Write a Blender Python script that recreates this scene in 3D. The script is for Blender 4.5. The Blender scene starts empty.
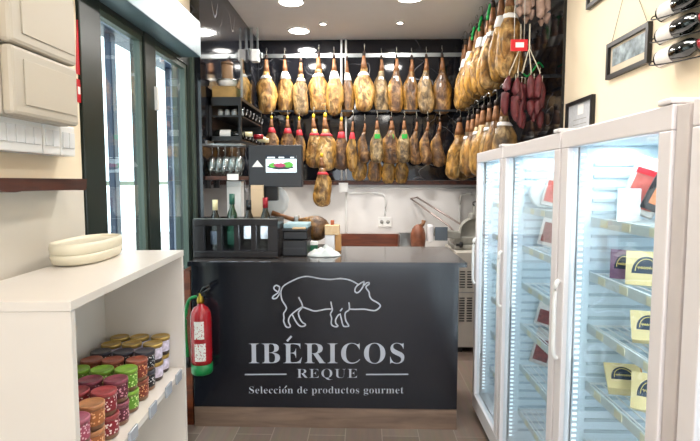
import bpy, bmesh, math, random
from mathutils import Vector, Matrix, noise
random.seed(7)
PI = math.pi
S = bpy.context.scene
COL = S.collection
# ------------------------------------------------------------------ camera
F = 500.0
PITCH = math.atan(38.5/500); YAW = math.atan(14/500.*math.cos(PITCH)); CZ = 1.6
cam_d = bpy.data.cameras.new('camera'); cam = bpy.data.objects.new('camera', cam_d); COL.objects.link(cam)
cam_d.sensor_width = 36; cam_d.lens = 36*F/700; cam_d.clip_start = .02; cam_d.clip_end = 200
cam.location = (0, 0, CZ); cam.rotation_euler = (PI/2-PITCH, 0, YAW)
S.camera = cam
def at(px, py, X=None, Y=None, Z=None):
    x = (px-350)/F; y = -(py-220.5)/F; z = -1
    a = PI/2-PITCH
    yy = y*math.cos(a)-z*math.sin(a); zz = y*math.sin(a)+z*math.cos(a)
    c, s = math.cos(YAW), math.sin(YAW)
    d = (x*c-yy*s, x*s+yy*c, zz)
    t = X/d[0] if X is not None else Y/d[1] if Y is not None else (Z-CZ)/d[2]
    return Vector((d[0]*t, d[1]*t, CZ+d[2]*t))
# ------------------------------------------------------------------ materials
MATS = {}
def nt(name):
    m = bpy.data.materials.new(name); m.use_nodes = True
    n = m.node_tree.nodes; l = m.node_tree.links
    b = n['Principled BSDF']; MATS[name] = m
    return m, n, l, b
def rgb(h):
    if isinstance(h, str):
        h = h.lstrip('#'); v = [int(h[i:i+2], 16)/255 for i in (0, 2, 4)]
        return tuple(((c/12.92) if c <= .04045 else ((c+.055)/1.055)**2.4) for c in v)+(1,)
    return tuple(h)+(1,) if len(h) == 3 else h
def mat(name, col, rough=.5, metal=0, var=.06, scale=8, bump=0, coat=0, spec=.5):
    if name in MATS: return MATS[name]
    m, n, l, b = nt(name)
    c = rgb(col)
    b.inputs['Roughness'].default_value = rough; b.inputs['Metallic'].default_value = metal
    b.inputs['Coat Weight'].default_value = coat; b.inputs['Specular IOR Level'].default_value = spec
    tc = n.new('ShaderNodeTexCoord'); no = n.new('ShaderNodeTexNoise'); no.inputs['Scale'].default_value = scale
    no.inputs['Detail'].default_value = 4
    l.new(tc.outputs['Object'], no.inputs['Vector'])
    r = n.new('ShaderNodeValToRGB'); r.color_ramp.elements[0].position = .3; r.color_ramp.elements[1].position = .7
    r.color_ramp.elements[0].color = tuple(v*(1-var) for v in c[:3])+(1,)
    r.color_ramp.elements[1].color = tuple(min(1, v*(1+var)) for v in c[:3])+(1,)
    l.new(no.outputs['Fac'], r.inputs['Fac']); l.new(r.outputs['Color'], b.inputs['Base Color'])
    if bump:
        bp = n.new('ShaderNodeBump'); bp.inputs['Strength'].default_value = bump; bp.inputs['Distance'].default_value = .01
        l.new(no.outputs['Fac'], bp.inputs['Height']); l.new(bp.outputs['Normal'], b.inputs['Normal'])
    return m
def glass(name, tint='#ffffff', refl=1.0, ior=1.45, rough=0.0):
    m, n, l, b = nt(name)
    n.remove(b); out = n['Material Output']
    t = n.new('ShaderNodeBsdfTransparent'); t.inputs['Color'].default_value = rgb(tint)
    g = n.new('ShaderNodeBsdfGlossy'); g.inputs['Roughness'].default_value = rough
    g.inputs['Color'].default_value = (refl, refl, refl, 1)
    fr = n.new('ShaderNodeFresnel'); ge = n.new('ShaderNodeNewGeometry')
    mr = n.new('ShaderNodeMapRange'); mr.inputs[3].default_value = ior; mr.inputs[4].default_value = 1/ior   # same reflectance from either side of the sheet
    l.new(ge.outputs['Backfacing'], mr.inputs[0]); l.new(mr.outputs[0], fr.inputs['IOR'])
    mx = n.new('ShaderNodeMixShader')
    l.new(fr.outputs[0], mx.inputs[0]); l.new(t.outputs[0], mx.inputs[1]); l.new(g.outputs[0], mx.inputs[2])
    l.new(mx.outputs[0], out.inputs['Surface'])
    return m
def emis(name, col, st):
    m, n, l, b = nt(name)
    b.inputs['Base Color'].default_value = rgb(col); b.inputs['Emission Color'].default_value = rgb(col)
    b.inputs['Emission Strength'].default_value = st
    return m
def marble(name):
    m, n, l, b = nt(name)
    tc = n.new('ShaderNodeTexCoord')
    def vein(scale, width, dist, seed):
        mp = n.new('ShaderNodeMapping'); mp.inputs['Location'].default_value = (seed, seed*.7, seed*1.3)
        mp.inputs['Rotation'].default_value = (.5, .4, seed)
        l.new(tc.outputs['Object'], mp.inputs['Vector'])
        no = n.new('ShaderNodeTexNoise'); no.inputs['Scale'].default_value = scale; no.inputs['Detail'].default_value = 3
        no.inputs['Distortion'].default_value = dist
        l.new(mp.outputs[0], no.inputs['Vector'])
        s = n.new('ShaderNodeMath'); s.operation = 'SUBTRACT'; s.inputs[1].default_value = .5; l.new(no.outputs['Fac'], s.inputs[0])
        a = n.new('ShaderNodeMath'); a.operation = 'ABSOLUTE'; l.new(s.outputs[0], a.inputs[0])
        r = n.new('ShaderNodeMapRange'); r.inputs[1].default_value = 0; r.inputs[2].default_value = width
        r.inputs[3].default_value = 1; r.inputs[4].default_value = 0; l.new(a.outputs[0], r.inputs[0])
        return r.outputs[0]
    v1 = vein(.8, .0035, .35, 3.1); v2 = vein(1.5, .0025, .2, 8.3)
    k = n.new('ShaderNodeTexNoise'); k.inputs['Scale'].default_value = 1.6; l.new(tc.outputs['Object'], k.inputs['Vector'])
    kk = n.new('ShaderNodeMapRange'); kk.inputs[1].default_value = .46; kk.inputs[2].default_value = .66; l.new(k.outputs['Fac'], kk.inputs[0])
    mx = n.new('ShaderNodeMath'); mx.operation = 'MAXIMUM'; l.new(v1, mx.inputs[0]); l.new(v2, mx.inputs[1])
    mu = n.new('ShaderNodeMath'); mu.operation = 'MULTIPLY'; l.new(mx.outputs[0], mu.inputs[0]); l.new(kk.outputs[0], mu.inputs[1])
    mc = n.new('ShaderNodeMix'); mc.data_type = 'RGBA'
    mc.inputs[6].default_value = rgb('#15161b'); mc.inputs[7].default_value = rgb('#9a9a9f')
    l.new(mu.outputs[0], mc.inputs[0]); l.new(mc.outputs[2], b.inputs['Base Color'])
    b.inputs['Roughness'].default_value = .07
    return m
def wood(name, c1, c2, scale=3, stretch=(8, 1, 8), rough=.45):
    m, n, l, b = nt(name)
    tc = n.new('ShaderNodeTexCoord'); mp = n.new('ShaderNodeMapping'); mp.inputs['Scale'].default_value = stretch
    no = n.new('ShaderNodeTexNoise'); no.inputs['Scale'].default_value = scale; no.inputs['Detail'].default_value = 6; no.inputs['Distortion'].default_value = .6
    r = n.new('ShaderNodeValToRGB'); r.color_ramp.elements[0].position = .3; r.color_ramp.elements[1].position = .72
    r.color_ramp.elements[0].color = rgb(c1); r.color_ramp.elements[1].color = rgb(c2)
    l.new(tc.outputs['Object'], mp.inputs[0]); l.new(mp.outputs[0], no.inputs['Vector']); l.new(no.outputs['Fac'], r.inputs[0]); l.new(r.outputs[0], b.inputs['Base Color'])
    b.inputs['Roughness'].default_value = rough
    return m
def floor_mat():
    m, n, l, b = nt('brown_wood_look_tile')
    tc = n.new('ShaderNodeTexCoord'); mp = n.new('ShaderNodeMapping'); mp.inputs['Rotation'].default_value = (0, 0, PI/2)
    mp.inputs['Location'].default_value = (.35, .115, 0)
    br = n.new('ShaderNodeTexBrick'); br.inputs['Scale'].default_value = 1
    br.inputs['Brick Width'].default_value = .9; br.inputs['Row Height'].default_value = .232; br.inputs['Mortar Size'].default_value = .003
    br.inputs['Color1'].default_value = rgb('#9a8270'); br.inputs['Color2'].default_value = rgb('#816a59'); br.inputs['Mortar'].default_value = rgb('#ae9c89')
    l.new(tc.outputs['Object'], mp.inputs[0]); l.new(mp.outputs[0], br.inputs['Vector'])
    mp2 = n.new('ShaderNodeMapping'); mp2.inputs['Scale'].default_value = (14, 1.5, 1); l.new(tc.outputs['Object'], mp2.inputs[0])
    no = n.new('ShaderNodeTexNoise'); no.inputs['Scale'].default_value = 2; no.inputs['Detail'].default_value = 6; l.new(mp2.outputs[0], no.inputs['Vector'])
    mx = n.new('ShaderNodeMix'); mx.data_type = 'RGBA'; mx.blend_type = 'MULTIPLY'; mx.inputs[0].default_value = .45
    l.new(br.outputs['Color'], mx.inputs[6]); l.new(no.outputs['Color'], mx.inputs[7])
    hs = n.new('ShaderNodeHueSaturation'); hs.inputs['Saturation'].default_value = .8; l.new(mx.outputs[2], hs.inputs['Color'])
    l.new(hs.outputs[0], b.inputs['Base Color']); b.inputs['Roughness'].default_value = .4
    return m
def ham_mat(name, cols, seed=0):
    m, n, l, b = nt(name)
    tc = n.new('ShaderNodeTexCoord'); oi = n.new('ShaderNodeObjectInfo')
    ad = n.new('ShaderNodeVectorMath'); ad.operation = 'ADD'
    sc = n.new('ShaderNodeMath'); sc.operation = 'MULTIPLY'; sc.inputs[1].default_value = 37; l.new(oi.outputs['Random'], sc.inputs[0])
    l.new(tc.outputs['Object'], ad.inputs[0]); l.new(sc.outputs[0], ad.inputs[1])
    no = n.new('ShaderNodeTexNoise'); no.inputs['Scale'].default_value = 9; no.inputs['Detail'].default_value = 5; no.inputs['Roughness'].default_value = .6; no.inputs['Distortion'].default_value = .8
    l.new(ad.outputs[0], no.inputs['Vector'])
    r = n.new('ShaderNodeValToRGB'); e = r.color_ramp.elements
    e[0].position = .30; e[0].color = rgb(cols[0]); e[1].position = .74; e[1].color = rgb(cols[3])
    x = e.new(.45); x.color = rgb(cols[1]); x = e.new(.58); x.color = rgb(cols[2])
    l.new(no.outputs['Fac'], r.inputs[0])
    # golden fat along the flanks: they turn away from the flat cut face (object X)
    sp = n.new('ShaderNodeSeparateXYZ'); l.new(tc.outputs['Object'], sp.inputs[0])
    ab = n.new('ShaderNodeMath'); ab.operation = 'ABSOLUTE'; l.new(sp.outputs[0], ab.inputs[0])
    mr = n.new('ShaderNodeMapRange'); mr.inputs[1].default_value = .04; mr.inputs[2].default_value = .07; mr.inputs[4].default_value = 1.4; l.new(ab.outputs[0], mr.inputs[0])
    n2 = n.new('ShaderNodeTexNoise'); n2.inputs['Scale'].default_value = 5; l.new(ad.outputs[0], n2.inputs['Vector'])
    mm = n.new('ShaderNodeMath'); mm.operation = 'MULTIPLY'; l.new(mr.outputs[0], mm.inputs[0]); l.new(n2.outputs['Fac'], mm.inputs[1])
    mx = n.new('ShaderNodeMix'); mx.data_type = 'RGBA'; mx.inputs[7].default_value = rgb(cols[4])
    l.new(mm.outputs[0], mx.inputs[0]); l.new(r.outputs[0], mx.inputs[6]); l.new(mx.outputs[2], b.inputs['Base Color'])
    mp = n.new('ShaderNodeMapping'); mp.inputs['Scale'].default_value = (20, 20, 9); l.new(ad.outputs[0], mp.inputs[0])
    n3 = n.new('ShaderNodeTexNoise'); n3.inputs['Scale'].default_value = 1; n3.inputs['Detail'].default_value = 4; n3.inputs['Distortion'].default_value = 1.6; l.new(mp.outputs[0], n3.inputs['Vector'])
    s3 = n.new('ShaderNodeMapRange'); s3.inputs[1].default_value = .35; s3.inputs[2].default_value = .6; s3.inputs[3].default_value = .32; s3.inputs[4].default_value = 1.12; l.new(n3.outputs['Fac'], s3.inputs[0])
    m4 = n.new('ShaderNodeMix'); m4.data_type = 'RGBA'; m4.blend_type = 'MULTIPLY'; m4.inputs[0].default_value = 1
    l.new(mx.outputs[2], m4.inputs[6]); l.new(s3.outputs[0], m4.inputs[7]); l.new(m4.outputs[2], b.inputs['Base Color'])
    bp = n.new('ShaderNodeBump'); bp.inputs['Strength'].default_value = .9; bp.inputs['Distance'].default_value = .015
    l.new(n3.outputs['Fac'], bp.inputs['Height']); l.new(bp.outputs[0], b.inputs['Normal'])
    b.inputs['Roughness'].default_value = .42; b.inputs['Coat Weight'].default_value = .15
    return m
def dots(name, base, dot, scale=110, thr=.34):
    m, n, l, b = nt(name)
    tc = n.new('ShaderNodeTexCoord'); vo = n.new('ShaderNodeTexVoronoi'); vo.inputs['Scale'].default_value = scale
    l.new(tc.outputs['Object'], vo.inputs['Vector'])
    r = n.new('ShaderNodeValToRGB'); r.color_ramp.interpolation = 'CONSTANT'
    r.color_ramp.elements[0].color = rgb(dot); r.color_ramp.elements[1].position = thr; r.color_ramp.elements[1].color = rgb(base)
    l.new(vo.outputs['Distance'], r.inputs[0]); l.new(r.outputs[0], b.inputs['Base Color']); b.inputs['Roughness'].default_value = .4
    return m
cream = mat('cream_wall_paint', '#f3e2c6', .85, var=.015, scale=2)
offwhite = mat('off_white_wall_paint', '#e6ddcd', .8, var=.015, scale=2)
ceil_m = mat('white_ceiling_paint', '#f2f4f7', .9, var=.01)
MARB = marble('black_marble')
laq = mat('black_laminate', '#17181f', .16, var=.03)
topm = mat('dark_grey_polished_top', '#4b4644', .1, var=.1, scale=30)
plinth_m = wood('brown_plinth_wood', '#6a5446', '#8a7160', 3, (1, 8, 8))
redwood = wood('red_brown_wood', '#4c2110', '#7a3c20', 3, (1, 8, 10), .35)
walnut = wood('dark_walnut', '#2c150d', '#5d3120', 3, (8, 1, 8), .5)
palewood = wood('pale_wood', '#cfa97c', '#e6caa2', 3, (8, 1, 8), .5)
frame_m = mat('dark_green_metal', '#1c2620', .35, var=.05, spec=.5)
sash_m = mat('grey_green_metal', '#4a574d', .4, var=.05)
alu = mat('brushed_steel', '#c9d0d2', .3, 1, var=.08, scale=20)
steel = mat('stainless_steel', '#b9b9b6', .28, 1, var=.06, scale=10)
galv = mat('pale_blue_metal', '#667d87', .4, .2, var=.12, scale=7)
wht = mat('white_enamel', '#eeecee', .3, var=.01)
wplast = mat('white_plastic', '#eeeeec', .4, var=.01)
gplast = mat('cream_plastic', '#bab2a4', .45, var=.01)
gplast2 = mat('warm_grey_plastic', '#bdb4a4', .5, var=.01)
blk = mat('black_plastic', '#131317', .35, var=.05)
blkm = mat('black_painted_metal', '#101012', .4, var=.05)
grey = mat('grey_plastic', '#9a9a96', .5, var=.05)
shelf_w = mat('white_melamine', '#dcd5cd', .35, var=.01)
red = mat('red_enamel', '#a5121c', .25, var=.03, coat=.5)
green = mat('green_plastic', '#0d7a3c', .35, var=.05)
brass = mat('brass', '#b8963c', .3, 1)
rub = mat('black_rubber', '#151515', .7)
paper = mat('white_paper', '#f4f2ee', .7, var=.02)
text_m = mat('pale_grey_vinyl', '#b4b5bd', .5, var=.01)
glass_w = glass('window_glass', '#e8f0f0', 1.0, 1.5)
glass_f = glass('fridge_glass', '#f4fafc', 1.0, 1.5)
glass_d = glass('clear_drinking_glass', '#f2f6f6', 1.0, 2.3, .08)
tint_g = glass('tinted_sheet', '#7d9a92', 1.0, 1.5)
bottle_g = mat('dark_wine_glass', '#0a0f0c', .05, var=.02, coat=.6)
green_g = mat('green_wine_glass', '#173a26', .06, var=.02, coat=.6)
capred = mat('red_foil', '#a11f2b', .3, .3)
capwh = mat('cream_foil', '#e8dcae', .35)
pict = mat('black_and_white_print', '#8f9da3', .2, var=.6, scale=22)
cert = mat('pale_grey_print', '#c9ccd0', .4, var=.08, scale=50)
cord = mat('pale_string', '#cfc7b2', .8)
H_A = ham_mat('cured_ham_golden', ['#4a3016', '#8c6434', '#c09c62', '#e0c796', '#bd8c40'])
H_B = ham_mat('cured_ham_brown', ['#342012', '#5f4027', '#8a6640', '#b5925f', '#b98532'])
H_C = ham_mat('cured_ham_grey', ['#483824', '#7c6544', '#a98f66', '#cfba8e', '#b98f50'])
H_Y = ham_mat('cured_ham_yellow', ['#5f4018', '#8a642e', '#b18a4a', '#cbab78', '#bb8830'])
shank_m = mat('brown_cured_shank', '#8a5c38', .5, var=.4, scale=25, bump=.3)
hoof_m = mat('dark_hoof', '#2a1b14', .5, var=.3, scale=30)
saus_m = mat('dark_red_sausage', '#5a1f24', .5, var=.35, scale=25, bump=.3)
fuet_m = mat('pale_dry_sausage', '#a98e80', .6, var=.3, scale=25, bump=.3)
redtag = mat('red_tag', '#d6404a', .5); greentag = mat('green_tag', '#1fa53a', .5)
yeltag = mat('yellow_plastic', '#e0b62c', .4); signred = mat('red_sign', '#c81f2a', .4)
netg = mat('green_rope', '#0f9a48', .6)
led = emis('led_tube', '#ffffff', 14)
lampm = emis('lamp_diffuser', '#fff8ea', 25)
# ------------------------------------------------------------------ mesh building
class MB:
    def __init__(s): s.v = []; s.f = []; s.mi = []; s.sm = []; s.cur = 0; s.smooth = False
    def add(s, vs, fs):
        b = len(s.v); s.v += [tuple(v) for v in vs]
        for f in fs: s.f.append(tuple(b+i for i in f)); s.mi.append(s.cur); s.sm.append(s.smooth)
        return s
    def box(s, x0, y0, z0, x1, y1, z1, rot=None, bev=0):
        if bev:
            bm = bmesh.new(); bmesh.ops.create_cube(bm, size=1)
            for v in bm.verts: v.co = Vector(((x0+x1)/2+v.co.x*(x1-x0), (y0+y1)/2+v.co.y*(y1-y0), (z0+z1)/2+v.co.z*(z1-z0)))
            bmesh.ops.bevel(bm, geom=bm.edges[:], offset=bev, segments=2, profile=.5, affect='EDGES')
            bm.verts.index_update()
            vs = [v.co.copy() for v in bm.verts]; fs = [[v.index for v in f.verts] for f in bm.faces]; bm.free()
        else:
            vs = [Vector(p) for p in ((x0,y0,z0),(x1,y0,z0),(x1,y1,z0),(x0,y1,z0),(x0,y0,z1),(x1,y0,z1),(x1,y1,z1),(x0,y1,z1))]
            fs = [(0,3,2,1),(4,5,6,7),(0,1,5,4),(1,2,6,5),(2,3,7,6),(3,0,4,7)]
        if rot: vs = [rot @ v for v in vs]
        return s.add(vs, fs)
    def lathe(s, prof, c=(0,0,0), n=20, axis='Z', cap=True, M=None):
        vs = []
        for r, z in prof:
            for i in range(n):
                a = 2*PI*i/n; p = Vector((r*math.cos(a), r*math.sin(a), z))
                if axis == 'Y': p = Vector((p.x, p.z, -p.y))
                if axis == 'X': p = Vector((p.z, p.y, -p.x))
                if M: p = M @ p
                vs.append(p+Vector(c))
        fs = []
        for k in range(len(prof)-1):
            for i in range(n):
                j = (i+1) % n; fs.append((k*n+i, k*n+j, (k+1)*n+j, (k+1)*n+i))
        if cap:
            if prof[0][0] > 1e-5: fs.append(tuple(reversed(range(n))))
            if prof[-1][0] > 1e-5: fs.append(tuple((len(prof)-1)*n+i for i in range(n)))
        sm = s.smooth; s.smooth = True; s.add(vs, fs); s.smooth = sm
        return s
    def tube(s, pts, r, n=8, closed=False, flat=None):
        pts = [Vector(p) for p in pts]; vs = []; fs = []
        rr = r if isinstance(r, (list, tuple)) else [r]*len(pts)
        up = Vector((0, 0, 1)); N = len(pts)
        for k, p in enumerate(pts):
            a = pts[(k-1) % N] if (k or closed) else p; b = pts[(k+1) % N] if (k < N-1 or closed) else p
            t = (b-a).normalized()
            u = t.cross(up)
            if u.length < .05: u = t.cross(Vector((1, 0, 0)))
            u.normalize(); w = t.cross(u).normalized()
            for i in range(n):
                g = 2*PI*i/n+PI/n; vs.append(p+u*rr[k]*math.cos(g)+w*rr[k]*math.sin(g))
        for k in range(N if closed else N-1):
            k2 = (k+1) % N
            for i in range(n):
                j = (i+1) % n; fs.append((k*n+i, k*n+j, k2*n+j, k2*n+i))
        if not closed: fs += [tuple(reversed(range(n))), tuple((N-1)*n+i for i in range(n))]
        sm = s.smooth; s.smooth = n > 4; s.add(vs, fs); s.smooth = sm
        return s
    def rings(s, rings, cap=True):
        n = len(rings[0]); vs = [p for r in rings for p in r]; fs = []
        for k in range(len(rings)-1):
            for i in range(n):
                j = (i+1) % n; fs.append((k*n+i, k*n+j, (k+1)*n+j, (k+1)*n+i))
        if cap: fs += [tuple(reversed(range(n))), tuple((len(rings)-1)*n+i for i in range(n))]
        sm = s.smooth; s.smooth = True; s.add(vs, fs); s.smooth = sm
        return s
    def build(s, name, m, parent=None, loc=(0,0,0), rot=(0,0,0), recalc=True):
        me = bpy.data.meshes.new(name); me.from_pydata(s.v, [], s.f); me.validate()
        if not isinstance(m, (list, tuple)): m = [m]
        for x in m: me.materials.append(x)
        if len(me.polygons) == len(s.f):
            for p, mi, sm in zip(me.polygons, s.mi, s.sm): p.material_index = mi; p.use_smooth = sm
        if recalc:
            bm = bmesh.new(); bm.from_mesh(me); bmesh.ops.recalc_face_normals(bm, faces=bm.faces[:]); bm.to_mesh(me); bm.free()
        o = bpy.data.objects.new(name, me); COL.objects.link(o); o.location = loc; o.rotation_euler = rot
        if parent: o.parent = parent
        return o
def tag(o, label=None, cat=None, group=None, kind=None):
    if label: o['label'] = label
    if cat: o['category'] = cat
    if group: o['group'] = group
    if kind: o['kind'] = kind
    return o
def thing(name, label, cat, loc=(0,0,0), rot=(0,0,0), group=None):
    o = bpy.data.objects.new(name, None); COL.objects.link(o); o.empty_display_size = .05
    o.location = loc; o.rotation_euler = rot if isinstance(rot, (tuple, list)) else (0, 0, rot)
    return tag(o, label, cat, group)
def struct(name, mb, m, label=None, parent=None):
    o = mb.build(name, m, parent)
    if not parent: o['kind'] = 'structure'
    if label: o['label'] = label
    return o
KIDS = {}
def copy_tree(o, parent=None):
    c = o.copy(); COL.objects.link(c)
    if parent: c.parent = parent
    for ch in list(o.children): copy_tree(ch, c)
    return c
def box(*a, **k): return MB().box(*a, **k)
def part(name, m, parent, *boxes, bev=0, label=None):
    mb = MB()
    for b in boxes: mb.box(*b, bev=bev)
    o = mb.build(name, m, parent)
    if label: o['label'] = label
    return o
def smooth_pts(P, k=4, closed=False):
    P = [Vector(p) for p in P]; out = []; N = len(P)
    for i in range(N if closed else N-1):
        if closed: a, b, c, d = P[i-1], P[i], P[(i+1) % N], P[(i+2) % N]
        else: a, b, c, d = P[max(i-1, 0)], P[i], P[i+1], P[min(i+2, N-1)]
        for j in range(k):
            t = j/k; out.append(.5*((2*b)+(-a+c)*t+(2*a-5*b+4*c-d)*t*t+(-a+3*b-3*c+d)*t*t*t))
    if not closed: out.append(P[-1])
    return out
ORD = ['first','second','third','fourth','fifth','sixth','seventh','eighth','ninth','tenth','eleventh','twelfth','thirteenth','fourteenth']
# ------------------------------------------------------------------ setting
ZC = 3.09; XL = -1.18; XM = -1.12; XR = 1.32; YB = 5.4; YF = -2.4
struct('floor', box(XL-.3, YF-.2, -.1, XR+.3, YB+.2, 0), floor_mat(), 'brown wood look floor tiles in long planks')
struct('ceiling', box(XL-.3, YF-.2, ZC, XR+.3, YB+.2, ZC+.12), ceil_m, 'plain white ceiling with round downlights')
struct('wall_back', box(XL-.2, YB, 0, XR+.2, YB+.15, ZC), mat('white_wall_tile', '#e9e6e4', .35, var=.015), 'white back wall below the black marble')
struct('wall_back_marble', box(XM+.002, YB-.02, 1.62, XR-.022, YB-.001, ZC), MARB, 'polished black marble cladding on the back wall')
struct('wall_right', box(XR, YF, 0, XR+.15, YB, ZC), cream, 'cream wall above the refrigerators')
struct('wall_right_marble', box(XR-.02, 3.39, 0, XR-.001, YB-.021, ZC), MARB, 'black marble cladding on the right wall')
struct('wall_left', MB().box(XL-.15, YF, 0, XL, 2.07, ZC).box(XL-.15, 2.07, 2.55, XL, 3.45, ZC), cream, 'cream wall left of the shop window')
struct('wall_left_marble', box(XM-.2, 3.46, 0, XM, YB-.021, ZC), MARB, 'black marble wall behind the counter on the left')
struct('wall_left_lower', box(XL+.0002, YF, 0, XL+.004, 2.069, 1.57), mat('grey_off_white_paint', '#d8d1c5', .8, var=.015, scale=2), 'off white lower part of the left wall')
# front of the shop behind the camera: a glazed entrance
struct('wall_front', MB().box(XL-.15, YF-.15, 0, -1.0, YF, ZC).box(1.15, YF-.15, 0, XR+.15, YF, ZC).box(-1.0, YF-.15, 2.6, 1.15, YF, ZC), cream)
w = struct('window_3', MB().box(-1.0, YF-.1, 0, -.94, YF-.04, 2.6).box(1.09, YF-.1, 0, 1.15, YF-.04, 2.6).box(.04, YF-.1, 0, .1, YF-.04, 2.6)
    .box(-.94, YF-.1, 0, 1.09, YF-.04, .08).box(-.94, YF-.1, 2.52, 1.09, YF-.04, 2.6), frame_m, 'glazed entrance behind the viewer')
# shop windows in the left wall
def shop_window(name, y0, y1, lab, pw, ft, ztop=2.345):
    w = struct(name, MB().box(XL-.07, y0-pw, 0, XL+.010, y0, 2.549, bev=.004).box(XL-.07, y0, ztop+.03, XL+.004, y1+ft, 2.549)
        .box(XL-.07, y1+.03, 0, XL+.004, y1+ft, ztop+.03).box(XL-.07, y0, 0, XL+.004, y1+.03, .12), frame_m, lab)
    struct('sash', MB().box(XL-.04, y0, .12, XL-.004, y0+.012, ztop+.03).box(XL-.04, y1, .12, XL-.004, y1+.03, ztop+.03)
        .box(XL-.04, y0+.012, ztop, XL-.004, y1, ztop+.03).box(XL-.04, y0+.012, .12, XL-.004, y1, .16), sash_m, None, w)
    struct('pane', box(XL-.026, y0+.012, .16, XL-.020, y1, ztop), glass_w, None, w)
    return w
shop_window('window_1', 2.25, 2.665, 'dark green framed tall window pane nearest the meter boxes', .17, .031)
w2 = shop_window('window_2', 2.84, 3.33, 'dark green framed tall window pane beside the counter', .14, .075)
part('latch', wplast, w2, (XL+.011, 2.80, 2.0, XL+.028, 2.83, 2.13))
struct('trim_1', box(XL-.12, 3.411, 0, XL+.02, 3.455, 2.55), sash_m, 'green grey metal post at the end of the counter')
cas = tag(part('shutter_casing', galv, None, (XL+.001, 1.6, 2.40, -1.05, 3.26, 2.62), bev=.004), 'long pale blue metal shutter casing above the shop windows', 'shutter casing')
# outside in the street
struct('ground_street', box(-12, -14, -.12, XL-.35, 16, -.02), mat('pale_paving', '#c9c4ba', .8, var=.1, scale=1.5), 'pale pavement outside the window')
b = thing('street_building', 'sunlit white facade across the street seen through the left windows', 'building', (-8.5, 6, 0))
part('wall', mat('white_render', '#f2efe9', .8, var=.03, scale=.7), b, (-.4, -9, -.12, 0, 9, 7))
for yy in (-6, -3, 0, 3, 6): 
    part('window', mat('dark_window_glass', '#39424b', .1), b, (0, yy-.4, 3.9, .03, yy+.4, 5.3))
b = thing('steel_portal', 'dark blue steel portal standing on the pavement outside the windows', 'portal', (-2.25, 5, -.02))
navy = mat('navy_painted_steel', '#27364f', .35, var=.08)
part('lintel', navy, b, (-.1, -2.3, 2.92, .1, 4.5, 3.35))
for y in (-.58, .76, 4.2): part('post', navy, b, (-.03, y, 0, .03, y+.09, 2.92), bev=.008)
r_ = thing('street_handrail', 'olive green handrail running outside the windows at eye height', 'handrail', (-2.9, 6, -.02))
part('rail', mat('olive_metal', '#6f7a5a', .4), r_, (-.02, -3, 1.58, .02, 6, 1.63))
for y in (-2.9, 2.9, 5.9): part('post', MATS['olive_metal'], r_, (-.02, y-.02, 0, .02, y+.02, 1.58))
# ------------------------------------------------------------------ world and lights
wd = bpy.data.worlds.new('world'); S.world = wd; wd.use_nodes = True
bg = wd.node_tree.nodes['Background']; bg.inputs[0].default_value = (.86, .93, 1, 1); bg.inputs[1].default_value = 5.0
def portal(loc, rot, sx, sy):
    d = bpy.data.lights.new('daylight_portal', 'AREA'); d.shape = 'RECTANGLE'; d.size = sx; d.size_y = sy; d.cycles.is_portal = True
    o = bpy.data.objects.new('daylight_portal', d); COL.objects.link(o); o.location = loc; o.rotation_euler = rot
portal((XL-.14, 2.8, 1.3), (0, -PI/2, 0), 2.5, 1.5)
portal((.08, YF-.2, 1.3), (-PI/2, 0, 0), 2.2, 2.6) if False else portal((.08, YF-.2, 1.3), (PI/2, 0, 0), 2.2, 2.6)
def downlight(x, y, r, label, power=26, spot=False):
    t = thing('ceiling_spotlight' if spot else 'ceiling_downlight', label, 'ceiling light', (x, y, ZC), 0, 'ceiling lights')
    MB().lathe([(r+.012, -.012), (r+.014, -.002), (r, -.0015), (r*.98, -.012), (r+.012, -.012)], n=32, cap=False).build('trim_ring', wplast, t)
    MB().lathe([(r*.97, -.010), (r*.97, -.001)], n=32).build('diffuser', lampm, t)
    d = bpy.data.lights.new('lamp', 'AREA'); d.shape = 'DISK'; d.size = r*2; d.energy = power; d.color = (1, .96, .91)
    o = bpy.data.objects.new('lamp', d); COL.objects.link(o); o.location = (x, y, ZC-.016)
    return t
p = at(299, 30, Z=ZC); downlight(p.x, p.y, .1, 'large round ceiling downlight nearest the back wall', 17)
p = at(291, 1, Z=ZC); downlight(p.x, p.y, .1, 'large round ceiling downlight left of centre at the top edge', 17)
p = at(410, -3, Z=ZC); downlight(p.x, p.y, .1, 'large round ceiling downlight right of centre barely in view', 17)
for (x, y, lab) in ((323, 23, 'small ceiling spotlight just right of the large downlight'), (400, 22, 'small ceiling spotlight alone on the right half of the ceiling')):
    p = at(x, y, Z=ZC); downlight(p.x, p.y, .028, lab, 10, True)
for (x, y) in ((-.25, 2.6), (.55, 2.6), (-.2, .9), (.5, .9), (-.3, -.9), (.5, -.9)): downlight(x, y, .1, 'large round ceiling downlight out of view nearer the entrance', 7 if y < 2 else 10)
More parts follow.
